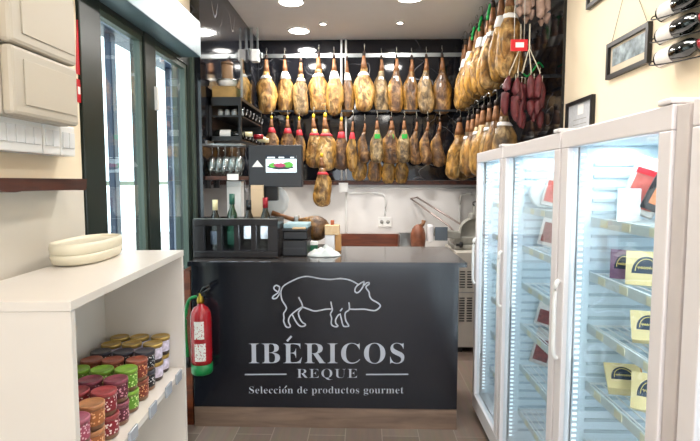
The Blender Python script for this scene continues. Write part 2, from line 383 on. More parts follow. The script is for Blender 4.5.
# ------------------------------------------------------------------ counter and sign
YC = 3.142
c = thing('shop_counter', 'black counter with white pig drawing and shop lettering on its front', 'counter', (-.25, YC, 0))
part('body', laq, c, (-.858, 0, .135, .852, .68, 1.068), bev=.003)
part('plinth', plinth_m, c, (-.858, 0.001, 0, .852, .66, .133), label='brown wood look plinth')
part('countertop', [topm], c, (-.868, -.03, 1.07, .895, .75, 1.097), bev=.004, label='dark grey polished worktop')
part('side_board', redwood, c, (-.925, .02, 0.0, -.872, .25, 1.03), label='brown wooden board at the counter side')
part('front_edge', laq, c, (-.868, -.034, 1.068, .895, -.0305, 1.097))
def L(px, py):
    p = at(px, py, Y=YC-.003); return Vector((p.x+.25, -.003, p.z))
def ribbon(mb, P, wd=.0085):
    P = [Vector(p) for p in P]; vs = []; n = len(P)
    for i, p in enumerate(P):
        a = P[max(i-1, 0)]; b = P[min(i+1, n-1)]; t = (b-a)
        if t.length < 1e-6: t = Vector((1, 0, 0))
        t.normalize(); nn = Vector((t.z, 0, -t.x))*wd/2
        vs += [p+nn+Vector((0, -.001, 0)), p-nn+Vector((0, -.001, 0)), p-nn+Vector((0, .0025, 0)), p+nn+Vector((0, .0025, 0))]
    fs = []
    for i in range(n-1):
        a = 4*i; b = a+4
        for k in range(4):
            j = (k+1) % 4; fs.append((a+k, a+j, b+j, b+k))
    fs += [(0, 1, 2, 3), (4*n-1, 4*n-2, 4*n-3, 4*n-4)]
    mb.add(vs, fs)
PIG = [
 [(490,122),(470,110),(440,98),(400,93),(350,97),(300,93),(260,85),(230,82),(200,88),(170,100),(140,115),(118,130),(106,150),(105,175),(110,200),(122,220),(132,238),(128,252),(118,268),(120,290),(118,305),(128,330),(138,337),(150,335),(150,325),(143,310),(145,290),(158,272),(185,250),(211,234)],
 [(161,272),(175,300),(190,322),(205,332),(222,330),(227,322),(212,312),(198,290),(192,265),(200,250),(212,235),(208,215),(200,200),(193,186)],
 [(212,235),(240,245),(270,255),(300,252),(330,246),(360,245)],
 [(354,208),(358,230),(362,250),(352,270),(358,290),(356,315),(362,328),(378,334),(390,330),(380,318),(378,300),(388,280),(396,272)],
 [(400,256),(412,242)],
 [(400,268),(408,300),(412,318),(420,332),(443,331),(440,322),(430,305),(425,280),(428,262),(445,250),(447,230),(444,212)],
 [(447,246),(480,247),(520,246),(555,252),(575,253),(590,245),(602,230),(590,215),(560,198),(548,180),(545,160),(530,140),(535,128),(545,122),(545,113),(532,115),(521,128)],
 [(522,106),(500,118),(480,135),(474,155),(485,164),(500,155),(515,132),(522,106)],
 [(103,165),(95,163),(85,157),(72,148),(70,135),(82,127),(97,135),(95,152),(88,165),(70,178),(62,190),(72,194),(85,188),(95,172),(103,160)]]
mb = MB()
for st in PIG: ribbon(mb, smooth_pts([L(260+x/5, 260+y/5) for x, y in st], 3))
mb.build('pig_drawing', text_m, c, recalc=False)
def lettering(name, s, x0, x1, ybase, ycap, parent, m, caps='E', extra=0, offset=0):
    cu = bpy.data.curves.new('t', 'FONT'); cu.body = s; cu.extrude = .001; cu.offset = offset; cu.space_character = 1+extra
    o = bpy.data.objects.new('t', cu); COL.objects.link(o)
    bpy.context.view_layer.update()
    dg = bpy.context.evaluated_depsgraph_get()
    me = bpy.data.meshes.new_from_object(o.evaluated_get(dg)); bpy.data.objects.remove(o)
    # cap height: measured on a flat capital
    cu2 = bpy.data.curves.new('t', 'FONT'); cu2.body = caps; cu2.offset = offset; o2 = bpy.data.objects.new('t', cu2); COL.objects.link(o2)
    bpy.context.view_layer.update(); dg = bpy.context.evaluated_depsgraph_get(); m2 = bpy.data.meshes.new_from_object(o2.evaluated_get(dg)); bpy.data.objects.remove(o2)
    ch = max(v.co.y for v in m2.vertices); bpy.data.meshes.remove(m2)
    xs = [v.co.x for v in me.vertices]; a, bb = min(xs), max(xs)
    P0 = L(x0, ybase); P1 = L(x1, ybase); T = L(x0, ycap)
    for v in me.vertices:
        u = (v.co.x-a)/(bb-a); h = v.co.y/ch
        v.co = Vector((P0.x+(P1.x-P0.x)*u, -.003-v.co.z, P0.z+(P1.z-P0.z)*u+(T.z-P0.z)*h))
    me.materials.clear(); me.materials.append(m)
    o = bpy.data.objects.new(name, me); COL.objects.link(o); o.parent = parent
    return o
def serif(s):
    out = ''
    for ch in s:
        if 'A' <= ch <= 'Z': out += chr(0x1D400+ord(ch)-65)
        elif 'a' <= ch <= 'z': out += chr(0x1D41A+ord(ch)-97)
        else: out += ch
    return out
SE = serif('E')
lettering('shop_name_lettering', serif('IBERICOS'), 249, 404.3, 363.4, 343.6, c, text_m, SE, .06, -.010)
mb = MB(); ribbon(mb, [L(287.0, 341.2), L(291.5, 336.2)], .013); mb.build('accent_mark', text_m, c, recalc=False)
lettering('second_name_lettering', serif('REQUE'), 297, 357.3, 377.8, 369, c, text_m, SE, .12, -.018)
lettering('slogan_lettering', serif('Seleccion de productos gourmet'), 249.2, 403.6, 393.4, 386.6, c, text_m, SE, .04, -.018)
mb = MB(); ribbon(mb, [L(284.9, 387.9), L(286.6, 385.9)], .006); mb.build('accent_mark', text_m, c, recalc=False)
for a, b_ in ((244.8, 286.5), (366, 408.3)):
    mb = MB(); ribbon(mb, [L(a, 374.6), L(b_, 374.3)], .0075); mb.build('divider_line', text_m, c, recalc=False)
# ------------------------------------------------------------------ fire extinguisher hung at the counter's left end
p = at(202, 372, Y=YC-.09)
e = thing('fire_extinguisher', 'red fire extinguisher with green base and hose hung at the counter end', 'fire extinguisher', (p.x, YC-.085, p.z-.005))
e.scale = (1, 1, .93)
MB().lathe([(.0, 0), (.060, 0), (.066, .008), (.066, .07)], n=28).build('base_cup', green, e)
MB().lathe([(.064, .071), (.065, .09), (.065, .38), (.06, .42), (.045, .45), (.022, .465), (.02, .48)], n=28).build('cylinder', red, e)
MB().lathe([(.022, .481), (.024, .50), (.015, .53), (.012, .55)], n=16).build('valve', brass, e)
mb = MB(); mb.tube([(0, 0, .545), (.03, 0, .56), (.062, -.005, .585)], .009).tube([(0, 0, .55), (.02, 0, .585), (.058, -.005, .60)], .007).box(-.03, -.012, .53, .03, .012, .55)
mb.build('handle', blk, e)
MB().tube(smooth_pts([(-.015, -.02, .53), (-.06, -.03, .51), (-.085, -.03, .42), (-.09, -.03, .30), (-.085, -.03, .20), (-.08, -.03, .12)], 5), .011).build('hose', green, e)
MB().tube([(-.08, -.03, .12), (-.078, -.03, .05)], [.013, .017]).build('nozzle', blk, e)
def arc_patch(r, a0, a1, z0, z1, n=10):
    vs = []; 
    for i in range(n+1):
        a = a0+(a1-a0)*i/n
        vs += [(r*math.cos(a), r*math.sin(a), z0), (r*math.cos(a), r*math.sin(a), z1)]
    return MB().add(vs, [(2*i, 2*i+2, 2*i+3, 2*i+1) for i in range(n)])
ext_lab = dots('printed_instruction_label', '#f2efe9', '#b3343a', 90, .30)
arc_patch(.0655, -PI*.62, -PI*.28, .10, .22).build('instruction_label', ext_lab, e)
arc_patch(.0655, -PI*.62, -PI*.32, .25, .37).build('instruction_label', ext_lab, e)
part('bracket', blkm, e, (-.03, .066, .3, .03, .083, .36))
# ------------------------------------------------------------------ hams
def ham_mesh(W, Lh, seed, lean=.0, thick=.45, cut=0):
    T = [0,.03,.08,.13,.2,.28,.35,.41,.47,.53,.6,.68,.76,.84,.90,.95,.985,1]
    R = [.12,.18,.17,.20,.27,.34,.42,.58,.80,.93,.98,1.0,1.0,.98,.93,.80,.55,.06]
    rings = []; n = 24
    for t, r in zip(T, R):
        w = max(r*W, .008 if t < .3 else .002); d = w*(1-(1-thick)*min(1, max(0, (t-.25)/.25)))
        cx = lean*math.sin(PI*max(0, t-.15)/.85)+.012*noise.noise((seed, t*3, 0)); cy = .006*noise.noise((seed+5, t*3, 1))
        ring = []
        for i in range(n):
            a = 2*PI*i/n
            k = 1+(.30*noise.noise((math.cos(a)*1.3+seed, math.sin(a)*1.3, t*4))+.10*noise.noise((math.cos(a)*4+seed, math.sin(a)*4, t*11)) if t > .3 else .1*noise.noise((a, seed, t*9)))
            ring.append((cx+w*k*math.cos(a), cy+d*k*math.sin(a), -t*Lh))
        rings.append(ring)
    return rings
def make_ham(W, Lh, seed, m, lean=0, thick=.45, cuff=None, hoof=True, yellow=False, tagm=None):
    R = ham_mesh(W, Lh, seed, lean, thick)
    t = thing('hanging_ham', '', 'ham', (0, 0, 0))
    k0 = 0
    MB().rings(R[5:]).build('meat', m, t)
    MB().rings(R[2:6]).build('shank', shank_m, t)
    MB().rings(R[0:3]).build('hoof', yeltag if yellow else hoof_m, t)
    if cuff:
        ri = R[6] if seed % 2 else R[5]; rj = R[7]
        def grow(r, f, dz=0): 
            cx = sum(p[0] for p in r)/len(r); cy = sum(p[1] for p in r)/len(r)
            return [(cx+(p[0]-cx)*f, cy+(p[1]-cy)*f, p[2]+dz) for p in r]
        MB().rings([grow(ri, 1.02, 0), grow(ri, 1.16, -.004), grow(rj, 1.08, .008), grow(rj, 1.01, .006)], cap=False).build('cuff', cuff, t)
    if tagm:
        z = -Lh*.42; MB().box(-.028, -W*thick*.62-.006, z-.028, .026, -W*thick*.62, z+.024).build('paper_tag', tagm, t)
    MB().tube([(0, 0, -.02), (.004, .0, .03), (0, .0, .055)], .0025, 5).build('string', cord, t)
    MB().tube(smooth_pts([(0, 0, .05), (0, .0, .065), (0, .02, .078), (0, .045, .07), (0, .05, .055)], 3), .003, 6).build('hook', steel, t)
    return t
protos = {}
def get_ham(key, *a, **k):
    if key not in protos: protos[key] = [make_ham(*a, **k), False]
    pr = protos[key]
    if not pr[1]: pr[1] = True; return pr[0]
    return copy_tree(pr[0])
WIDE = [('g1', (.102, .63, 1, H_A, .0), dict(cuff=wplast)), ('g2', (.09, .63, 2, H_A, .01), dict(cuff=wplast)), ('g3', (.086, .64, 3, H_C, -.01), dict(cuff=wplast))]
RAILY = 5.365; HY = 5.30
# upper row on the back wall
up = [(267,18,55,114,'g1'),(285,16,55,115,'g2'),(301.5,15,58,116,'g3'),(319,18.5,52,114,'g1'),(334,15.5,54,116,'g2'),(347,12,56,117,'u1'),(364,18,51,112,'g1'),(381,14.5,55,113,'u2'),(396,15,54,113,'u3'),(411,15,55,114,'u3'),(425.5,15,54,114,'u2'),(441,16.5,53,115,'u4')]
HK = {'g1': WIDE[0], 'g2': WIDE[1], 'g3': WIDE[2],
 'u1': ('u1', (.078, .63, 4, H_B, .01), dict(cuff=wplast)), 'u2': ('u2', (.086, .63, 5, H_C, .0), dict(tagm=paper)),
 'u3': ('u3', (.092, .63, 6, H_B, -.008), dict(tagm=paper)), 'u4': ('u4', (.09, .63, 7, H_B, .01), dict()),
 'r1': ('r1', (.075, .56, 8, H_B, .0), dict(cuff=redtag, yellow=True)), 'r2': ('r2', (.09, .58, 9, H_A, .01), dict(cuff=redtag, yellow=True)),
 'n1': ('n1', (.055, .55, 10, H_Y, -.015), dict(cuff=redtag)), 'n2': ('n2', (.055, .55, 11, H_B, -.02), dict()),
 'n3': ('n3', (.07, .55, 12, H_C, .0), dict(tagm=greentag)), 'n4': ('n4', (.09, .57, 13, H_B, 0), dict(tagm=greentag)),
 't1': ('t1', (.085, .45, 14, H_B, 0), dict()), 't2': ('t2', (.08, .45, 15, H_Y, 0), dict()),
 's1': ('s1', (.095, .67, 16, H_Y, .0), dict(cuff=wplast, thick=.5)), 's2': ('s2', (.10, .67, 17, H_A, .01), dict(cuff=wplast, thick=.5)),
 's3': ('s3', (.10, .66, 18, H_Y, -.01), dict(thick=.5)), 'p1': ('p1', (.09, .56, 19, H_C, .01), dict(cuff=wplast, thick=.55)),
 'p2': ('p2', (.10, .58, 20, H_B, .0), dict(thick=.55, tagm=paper)), 'p3': ('p3', (.11, .60, 21, H_A, .0), dict(thick=.55))}
HW = {'g1':.102,'g2':.09,'g3':.086,'u1':.078,'u2':.086,'u3':.092,'u4':.09,'r1':.075,'r2':.09,'n1':.055,'n2':.055,'n3':.07,'n4':.09,'t1':.085,'t2':.08}
HL = {k: v[1][1] for k, v in HK.items()}
def place_ham(key, px, wpx, yt, yb, Y, rz, label, group, name='hanging_ham'):
    o = get_ham(*(HK[key][:1]+HK[key][1]), **HK[key][2]) if True else None
    a = at(px, yt, Y=Y); b = at(px, yb, Y=Y)
    o.location = (b.x, Y, a.z); sw = (wpx*Y/500)/(2*HW[key]); sl = (a.z-b.z)/HL[key]
    o.scale = (sw, sw, sl); o.rotation_euler = (0, 0, rz)
    tag(o, label, 'ham', group); return o
looks = ['golden ham with white cuff']*7+['greyish ham with white paper tag']*4+['dark brown ham without tag']
looks[5] = 'narrow brown ham with white cuff'
for i, (px, wp, yt, yb, k) in enumerate(up):
    place_ham(k, px, wp*1.03, yt, yb, HY-.03+(.035 if i % 2 else -.03), random.uniform(-.15, .15), f'{looks[i]}, {ORD[i]} from left, upper row on back wall', 'hams in the upper row on the back wall')
lo = [(272,14,116,158,'r1'),(288,15,116,160,'r1'),(299.5,12,117,163,'r1'),(314,17,114,168,'r2'),(325.5,20,113,171,'r2'),(341.5,15,117,170,'r1'),(353,9.5,117,172,'n1'),
      (364.5,10,120,163,'n2'),(377,14,117,163,'n3'),(391,18,117,164,'n4'),(404,14,117,163,'n3'),(416,11,118,165,'n2'),(427,11,118,165,'n2'),(439,12.5,118,167,'n2')]
lk = ['brown ham with red cuff']*3+['broad golden ham with red cuff']*2+['brown ham with red cuff','thin yellow ham with red cuff','thin dark ham','slim ham with green tag','broad brown ham with bright green tag','slim greyish ham with green tag','thin dark ham','thin dark ham','thin dark ham']
for i, (px, wp, yt, yb, k) in enumerate(lo):
    place_ham(k, px, wp, yt, yb, 5.17+(.045 if i % 2 else -.035), random.uniform(-.12, .12), f'{lk[i]}, {ORD[i]} from left, lower row on back wall', 'hams in the lower row on the back wall')
th = [(359.5,14,145,181,'t2'),(375,14,146,182,'t1'),(388.5,12.5,146,184,'t2'),(401.5,12.5,146,184,'t2')]
for i, (px, wp, yt, yb, k) in enumerate(th):
    place_ham(k, px, wp, yt, yb, 5.325, random.uniform(-.12, .12), f'short ham hanging lowest above the wooden ledge, {ORD[i]} of four from the left', 'short hams hanging lowest on the back wall')
o = place_ham('r2', 322, 18, 153, 207, 5.01, .1, 'brown ham hanging alone below the rows, in front of the white wall', None)
# rails
ra = tag(MB().box(XM+.01, RAILY-.004, 2.905, 1.1, RAILY+.004, 2.945).box(XM+.01, RAILY, 2.92, XM+.03, YB-.021, 2.935).box(1.08, RAILY, 2.92, 1.1, YB-.021, 2.935).build('ham_rail', alu), 'upper stainless steel rail carrying hams along the back wall', 'rail', 'rails that carry the hams')
tag(MB().box(XM+.01, RAILY-.115, 2.325, 1.1, RAILY-.107, 2.345).box(XM+.01, RAILY-.107, 2.325, XM+.03, YB-.021, 2.345).box(1.08, RAILY-.107, 2.325, 1.1, YB-.021, 2.345).build('ham_rail', blkm), 'thin lower black rail carrying hams along the back wall', 'rail', 'rails that carry the hams')
tag(MB().box(1.03, 3.3, 2.99, 1.05, 5.25, 3.03).box(1.05, 3.45, 3.0, 1.299, 3.48, 3.02).box(1.05, 5.1, 3.0, 1.299, 5.13, 3.02).build('ham_rail', alu), 'upper steel rail carrying hams along the right wall', 'rail', 'rails that carry the hams')
tag(MB().box(1.05, 3.5, 2.33, 1.07, 5.2, 2.35).box(1.07, 3.6, 2.33, 1.299, 3.62, 2.35).box(1.07, 5.0, 2.33, 1.299, 5.02, 2.35).build('ham_rail', blkm), 'lower rail carrying hams along the right wall', 'rail', 'rails that carry the hams')
# right wall rows
ks = ['s2','s1','s1','s3','s1','s1','s2','s1','s2']
for i in range(9):
    Y = 5.2-.2*i
    o = get_ham(*(HK[ks[i]][:1]+HK[ks[i]][1]), **HK[ks[i]][2])
    o.location = (1.0+random.uniform(-.012, .012), Y, 2.99+random.uniform(-.02, .03)); o.rotation_euler = (0, 0, .35+random.uniform(-.15, .15))
    o.scale = (1.0, .92, 1+.02*random.random())
    tag(o, f'yellow fatty ham, {ORD[i]} from the back, upper row along right wall', 'ham', 'hams in the upper row along the right wall')
ks = ['p3','p1','p2','p1','p3','p1','p2','p1']
for i in range(8):
    Y = 5.1-.205*i
    o = get_ham(*(HK[ks[i]][:1]+HK[ks[i]][1]), **HK[ks[i]][2])
    o.location = (1.0 if i else .96, Y, 2.235+random.uniform(-.015, .015)); o.rotation_euler = (0, 0, .35+random.uniform(-.15, .15))
    o.scale = (1, 1, 1) if i else (1.45, 1.1, 1.05)
    tag(o, f'brown ham, {ORD[i]} from the back, lower row along right wall', 'ham', 'hams in the lower row along the right wall')
# sausages
def sausage(name, r, Lh, bend, m, label, cat, loc, tilt, group, seed=0):
    t = thing(name, label, cat, loc, tilt, group)
    P = [(bend*math.sin(PI*k/9), 0, -.04-Lh*k/9) for k in range(10)]
    R = [r*(.25 if k in (0, 9) else .8 if k in (1, 8) else 1+.08*noise.noise((seed, k, 0))) for k in range(10)]
    MB().tube(P, R, 12).build('casing', m, t)
    MB().tube([(0, 0, 0), (0, 0, -.045)], .002, 5).build('string', cord, t)
    return t
base = at(527, 66, X=1.08)
sign = thing('promotional_sign', 'small red sign clipped above the hanging chorizo bundle', 'sign', (1.02, 3.42, 2.50))
part('board', signred, sign, (-.05, -.004, -.035, .06, .004, .04)); part('white_print', paper, sign, (-.02, -.006, -.012, .035, -.0045, .02))
part('hanger', steel, sign, (-.03, -.001, .04, -.026, .003, .5), (.035, -.001, .04, .039, .003, .5))
dx = [(-.075, .0, -.05), (-.04, -.02, -.03), (-.01, .02, .0), (.02, -.02, .02), (.05, .02, .04), (.085, 0, .06), (.06, -.035, .05), (-.035, .04, -.06), (.015, .05, .03)]
nm = ['leftmost hanging string','second from the left','third from the left','middle','third from the right','rightmost, against the marble','second from the right, in front','behind on the left','behind in the middle']
for i, (x, y, q) in enumerate(dx):
    top = Vector((1.05+x*.30, 3.42+y*.4, 2.42)); 
    s_ = sausage('hanging_chorizo', .026, .26+.02*(i % 3), .012*(-1 if x < 0 else 1), saus_m, f'dark red chorizo of the bundle below the red sign, {nm[i]}', 'sausage', (0,0,0), (0, 0, 0), 'chorizo bundle below the red sign', i)
    s_.location = (1.07+x*1.35, 3.42+y*1.3, 2.345-.02*(i % 3)); s_.rotation_euler = (0, -.10*x/.08, .3*i)
cs = thing('gathered_cord', 'pale cords and white net gathered above the chorizo bundle', 'cord', (1.05, 3.42, 2.34))
for x0, x1 in ((-.02, -.085), (-.015, -.03), (.04, .0), (.04, .06), (.045, .12)):
    MB().tube([(x0, 0, .30), (x0, 0, .14), (x1, 0, -.02)], [.002, .003, .005], 6).build('strand', cord, cs)
for i in range(5):
    t = sausage('hanging_dry_sausage', .028, .26+.04*(i % 2), .006, fuet_m, f'pale dry sausage at the top edge above the chorizos, {["leftmost","second from the left","middle","second from the right","rightmost"][i]}', 'sausage', (1.03+.048*i, 3.50-.03*(i % 2), 3.01-.01*i), (0, .03*(i-2), i), 'pale dry sausages hanging near the ceiling', i+3)
tag(MB().tube(smooth_pts([(1.12, 3.62, 2.36), (1.13, 3.56, 2.33), (1.16, 3.52, 2.37), (1.2, 3.55, 2.42), (1.25, 3.6, 2.40)], 4), .006, 6).build('rope', netg), 'green rope tied behind the chorizo bundle', 'rope')
for i, (Y, z) in enumerate(((4.35, 3.0), (4.05, 3.0), (4.62, 3.0))):
    tag(MB().tube(smooth_pts([(.985, Y, z-.02), (.975, Y-.02, z-.05), (.97, Y+.01, z-.09), (.965, Y, z-.13)], 3), .013, 7).build('net_tie', netg), f'green net tie on a ham shank along the right wall, {["middle","nearest","farthest"][i]} of three', 'net tie', 'green net ties')
# ------------------------------------------------------------------ back wall fittings
tag(part('wooden_ledge', walnut, None, (XM+.01, YB-.06, 1.57, XR-.025, YB-.0005, 1.615)), 'dark wooden ledge along the back wall below the marble', 'ledge')
cd = thing('wall_conduit', 'pair of grey white vertical conduits on the back wall with a junction box', 'conduit', (0, YB, 0))
xa = at(341.5, 110, Y=YB-.03).x; xb = at(346, 110, Y=YB-.03).x
MB().tube([(xa, -.035, ZC), (xa, -.035, 1.56)], .011).tube([(xb, -.035, ZC), (xb, -.035, 1.56)], .011).tube([(xb, -.012, 1.5), (xb, -.012, .9)], .010).build('pipe', wplast, cd)
a = at(343.5, 187.5, Y=YB-.04); part('junction_box', wplast, cd, (a.x-.045, -.075, a.z-.045, a.x+.045, -.062, a.z+.045), (a.x-.05, -.0605, a.z-.05, a.x+.05, -.0005, a.z+.05))
z1 = at(400, 188, Y=YB-.02).z; z2 = at(400, 190.5, Y=YB-.02).z; x3 = at(385, 200, Y=YB).x; z3 = at(385, 217, Y=YB).z; x4 = at(460, 200, Y=YB).x
cc = tag(MB().tube([(a.x+.06, -.012, z1), (XR-.1, -.012, z1)], .011).build('wall_conduit', wplast, None, (0, YB, 0)), 'long white horizontal conduit under the wooden ledge', 'conduit')
cc = tag(MB().tube(smooth_pts([(a.x+.06, -.014, z2-.03), (x3-.08, -.014, z2-.03), (x3, -.014, z2-.08), (x3, -.014, z3+.02)], 6), .010).build('wall_conduit', wplast, None, (0, YB, 0)), 'thin conduit bending down to the double socket', 'conduit')
cc = tag(MB().tube(smooth_pts([(x4+.12, -.014, z2-.03), (x4+.05, -.014, z2-.04), (x4, -.014, z2-.1), (x4, -.014, .95)], 6), .010).build('wall_conduit', wplast, None, (0, YB, 0)), 'thin conduit bending down behind the meat slicer', 'conduit')
p0 = at(378, 226.5, Y=YB); p1 = at(391.5, 217, Y=YB)
so = thing('wall_socket', 'white double wall socket on the back wall', 'socket', (p0.x, YB, p0.z))
W_, H_ = p1.x-p0.x, p1.z-p0.z
part('plate', wplast, so, (0, -.02, 0, W_, -.0005, H_), bev=.004)
for k in (.27, .73): MB().lathe([(.02, 0), (.02, -.004), (.0, -.004)], (W_*k, -.0195, H_/2), 20, 'Y').build('outlet', grey, so)
# back counter
bc = thing('back_worktop', 'white worktop along the back wall behind the counter', 'worktop', (0, 4.62, 0))
part('carcass', wht, bc, (XM+.01, 0, 0, .84, .77, .86)); part('top', shelf_w, bc, (XM+.01, -.02, .861, .84, .775, .90), bev=.003)
p0 = at(334, 246, Y=YB-.02); p1 = at(400, 234, Y=YB-.02)
tag(part('wooden_board', redwood, None, (p0.x-.05, YB-.026, .902, p1.x+.02, YB-.001, p1.z)), 'red brown wooden board standing against the back wall above the worktop', 'board')
p0 = at(399, 248, Y=5.05); p1 = at(424, 234.5, Y=5.05)
tb = thing('steel_tub', 'open stainless steel tub with slanted side beside the meat slicer', 'tub', (p0.x, 4.95, .901))
w_ = p1.x-p0.x; h_ = p1.z-.902
part('front', steel, tb, (.03, 0, 0, w_, .006, h_*.8)); part('back', steel, tb, (0, .29, 0, w_, .296, h_)); part('side', steel, tb, (0, .006, 0, .008, .29, h_)); part('side', steel, tb, (w_-.008, .006, 0, w_, .29, h_)); part('bottom', steel, tb, (.008, .006, 0, w_-.008, .29, .006))
# undercounter cooling unit
uc = thing('undercounter_refrigerator', 'beige undercounter refrigerator with vent slots standing behind the counter', 'refrigerator', (.86, 4.62, 0))
beige = mat('beige_enamel', '#cdc6bb', .4, var=.03)
part('cabinet', beige, uc, (0, 0, .05, .44, .66, .95), bev=.006); part('foot', blk, uc, (.02, .02, 0, .07, .07, .05), (.37, .02, 0, .42, .07, .05))
for z0, z1_ in ((.62, .78), (.30, .52)):
    mb = MB(); z = z0
    while z < z1_:
        for x in (.03, .10, .17, .24, .31): mb.box(x, -.004, z, x+.05, -.0005, z+.010)
        z += .024
    mb.build('vent_grille', blk, uc)
part('seam', grey, uc, (0, -.003, .57, .44, -.0005, .58))
# slicer
sl = thing('meat_slicer', 'grey meat slicing machine at the right end of the back counter', 'slicer', (.9, 4.78, .951))
sg = mat('slicer_grey_metal', '#99978f', .5, .1, var=.15, scale=15)
part('base', sg, sl, (-.03, 0, 0, .34, .40, .045), (-.02, .05, .045, .26, .36, .12), bev=.012)
MB().lathe([(.13, 0), (.135, .01), (.135, .010), (.135, .04), (.135, .040), (.128, .045), (.128, .045), (0, .046)], (.16, .08, .17), 32, 'Y').build('blade_guard', sg, sl)
MB().lathe([(.0, -.006), (.118, -.006), (.118, -.0061), (.122, -.003), (.12, -.001)], (.16, .08, .17), 32, 'Y').build('blade', mat('dull_blade_steel', '#a9a79e', .45, .4), sl)
MB().box(-.24, .02, .10, .02, .16, .17, Matrix.Rotation(.12, 3, 'Y'), bev=.01).build('carriage', sg, sl)
MB().box(-.29, .0, .07, -.23, .12, .24, bev=.02).build('end_grip', wht, sl)
MB().box(-.22, -.004, .09, -.10, .018, .22, bev=.004).build('gauge_plate', mat('blue_grey_metal', '#6d7780', .3, .6), sl)
MB().lathe([(.012, 0), (.012, .03), (.028, .035), (.028, .06), (.0, .062)], (-.02, -.01, .05), 16, 'X').build('knob', blk, sl)
MB().box(.10, .02, .30, .20, .2, .36, Matrix.Rotation(.1, 3, 'Y'), bev=.012).box(.16, .05, .34, .25, .13, .42, bev=.012).build('sharpener_cover', sg, sl)
MB().tube(smooth_pts([(.17, .08, .41), (.15, .08, .45), (.2, .08, .47), (.19, .08, .53)], 4), .006).build('cable', blk, sl)
p0 = at(412, 199, Y=5.2); p1 = at(449, 226, Y=4.95)
st = thing('leaning_steel_rack', 'pair of slanted steel rods leaning on the back wall behind the slicer', 'rack', (0, 0, 0))
pa = [p0+Vector((0, .15, 0)), p1]; dv = Vector((.085, 0, .015))
rodm = mat('pinkish_steel', '#b3a29c', .3, .6, var=.1)
MB().tube([pa[0], pa[1], Vector((p1.x+.06, 4.95, 1.10))], .009).build('rod', rodm, st); MB().tube([pa[0]+dv*.8, pa[1]+dv*1.3], .009).build('rod', rodm, st)
MB().tube([pa[0], pa[0]+dv*.8], .009).build('cross_bar', rodm, st)
# small ham piece by the slicer
h = thing('ham_piece', 'reddish brown ham piece with shank up, lying beside the slicer', 'ham', (.525, 4.84, .902))
H0 = .08
MB().rings([[(.0+.062*r*math.cos(2*PI*i/16)*(1+.1*noise.noise((i, r, 1))), .062*r*math.sin(2*PI*i/16), z) for i in range(16)] for r, z in ((.55, .0), (.9, .03), (1.1, .09), (1.2, .15), (1.15, .20), (.9, .25), (.5, .28), (.2, .29))]).build('meat', mat('red_brown_ham', '#7d4a33', .5, var=.35, scale=14, bump=.4), h)
MB().tube([(0.0, 0, .25), (.045, 0, .29), (.055, 0, .33)], [.03, .018, .022], 10).build('shank', shank_m, h)
# ------------------------------------------------------------------ things on the front counter
ZT = 1.0975
def bottle_prof(r, Lh, neck=.32, rn=.014):
    b = Lh*(1-neck)
    return [(r*.85, 0), (r, .008), (r, b-.03), (r*.9, b-.01), (r*.55, b+.02), (rn*1.1, b+.045), (rn, b+.06), (rn, Lh-.02), (rn*1.25, Lh-.018), (rn*1.25, Lh-.004), (rn, Lh), (0, Lh)]
def bottle(loc, m, cap, label, group, Lh=.31, r=.037, rot=(0,0,0), lab=paper, labz=(.06, .16), half=False, scale=1, name='wine_bottle', capl=.07):
    t = thing(name, label, 'bottle', loc, rot, group)
    MB().lathe(bottle_prof(r, Lh), n=24).build('glass_body', m, t)
    MB().lathe([(.0155, Lh-capl), (.0185, Lh-capl+.001), (.0185, Lh+.001), (0, Lh+.0015)], n=16).build('capsule', cap, t)
    if lab: arc_patch(r+.0008, -PI, 0, *labz, n=16).build('label', lab, t)
    return t
a0 = at(195, 259, Y=3.28); a1 = at(279, 259, Y=3.28)
wc = thing('wine_cooler', 'black four bottle wine cooler on the left end of the counter', 'wine cooler', (a0.x, 3.24, ZT))
WW = a1.x-a0.x; HH = at(240, 219, Y=3.26).z-ZT
bm_ = MB()
bm_.box(0, .0, 0, WW, .27, .05, bev=.008).box(0.002, .0, HH-.045, WW-.002, .02, HH, bev=.004).box(0.012, .02, HH-.03, WW-.012, .05, HH-.001).box(0.012, .22, HH-.03, WW-.012, .255, HH-.001)
wx = [(at(a, 240, Y=3.24).x-a0.x, at(b, 240, Y=3.24).x-a0.x) for a, b in ((203.5, 217), (221.5, 234), (238.5, 251), (256, 268))]
ed = [0.002]+[v for p_ in wx for v in p_]+[WW-.002]
for k in range(0, 10, 2): bm_.box(ed[k], .001, .051, ed[k+1], .018, HH-.0455)
bm_.box(0.001, .019, .051, .012, .26, HH-.001).box(WW-.012, .019, .051, WW-.001, .26, HH-.001).box(0.013, .256, .051, WW-.013, .269, HH-.001)
bm_.box(.013, .051, HH-.028, WW-.013, .086, HH-.002).box(.013, .164, HH-.028, WW-.013, .219, HH-.002)
for k in range(5):
    a_ = 0.013 if k == 0 else (wx[k-1][0]+wx[k-1][1])/2+.038; b_ = WW-.013 if k == 4 else (wx[k][0]+wx[k][1])/2-.038
    if b_-a_ > .004: bm_.box(a_, .0865, HH-.027, b_, .1635, HH-.003)
bm_.build('housing', mat('black_brown_plastic', '#1e1a1c', .25, var=.05), wc)
MB().box(.014, .0205, .0515, WW-.014, .0235, HH-.0465).build('front_pane', glass('smoked_pane', '#c8ccd0', 1, 1.45), wc)
part('silver_rim', steel, wc, (.01, .004, HH+.0005, WW-.01, .012, HH+.004))
d = bpy.data.lights.new('cooler_lamp', 'AREA'); d.shape = 'RECTANGLE'; d.size = WW-.1; d.size_y = .03; d.energy = 2.2; d.color = (.85, .93, 1)
o = bpy.data.objects.new('cooler_lamp', d); COL.objects.link(o); o.location = (a0.x+WW/2, 3.24+.035, ZT+HH-.036)
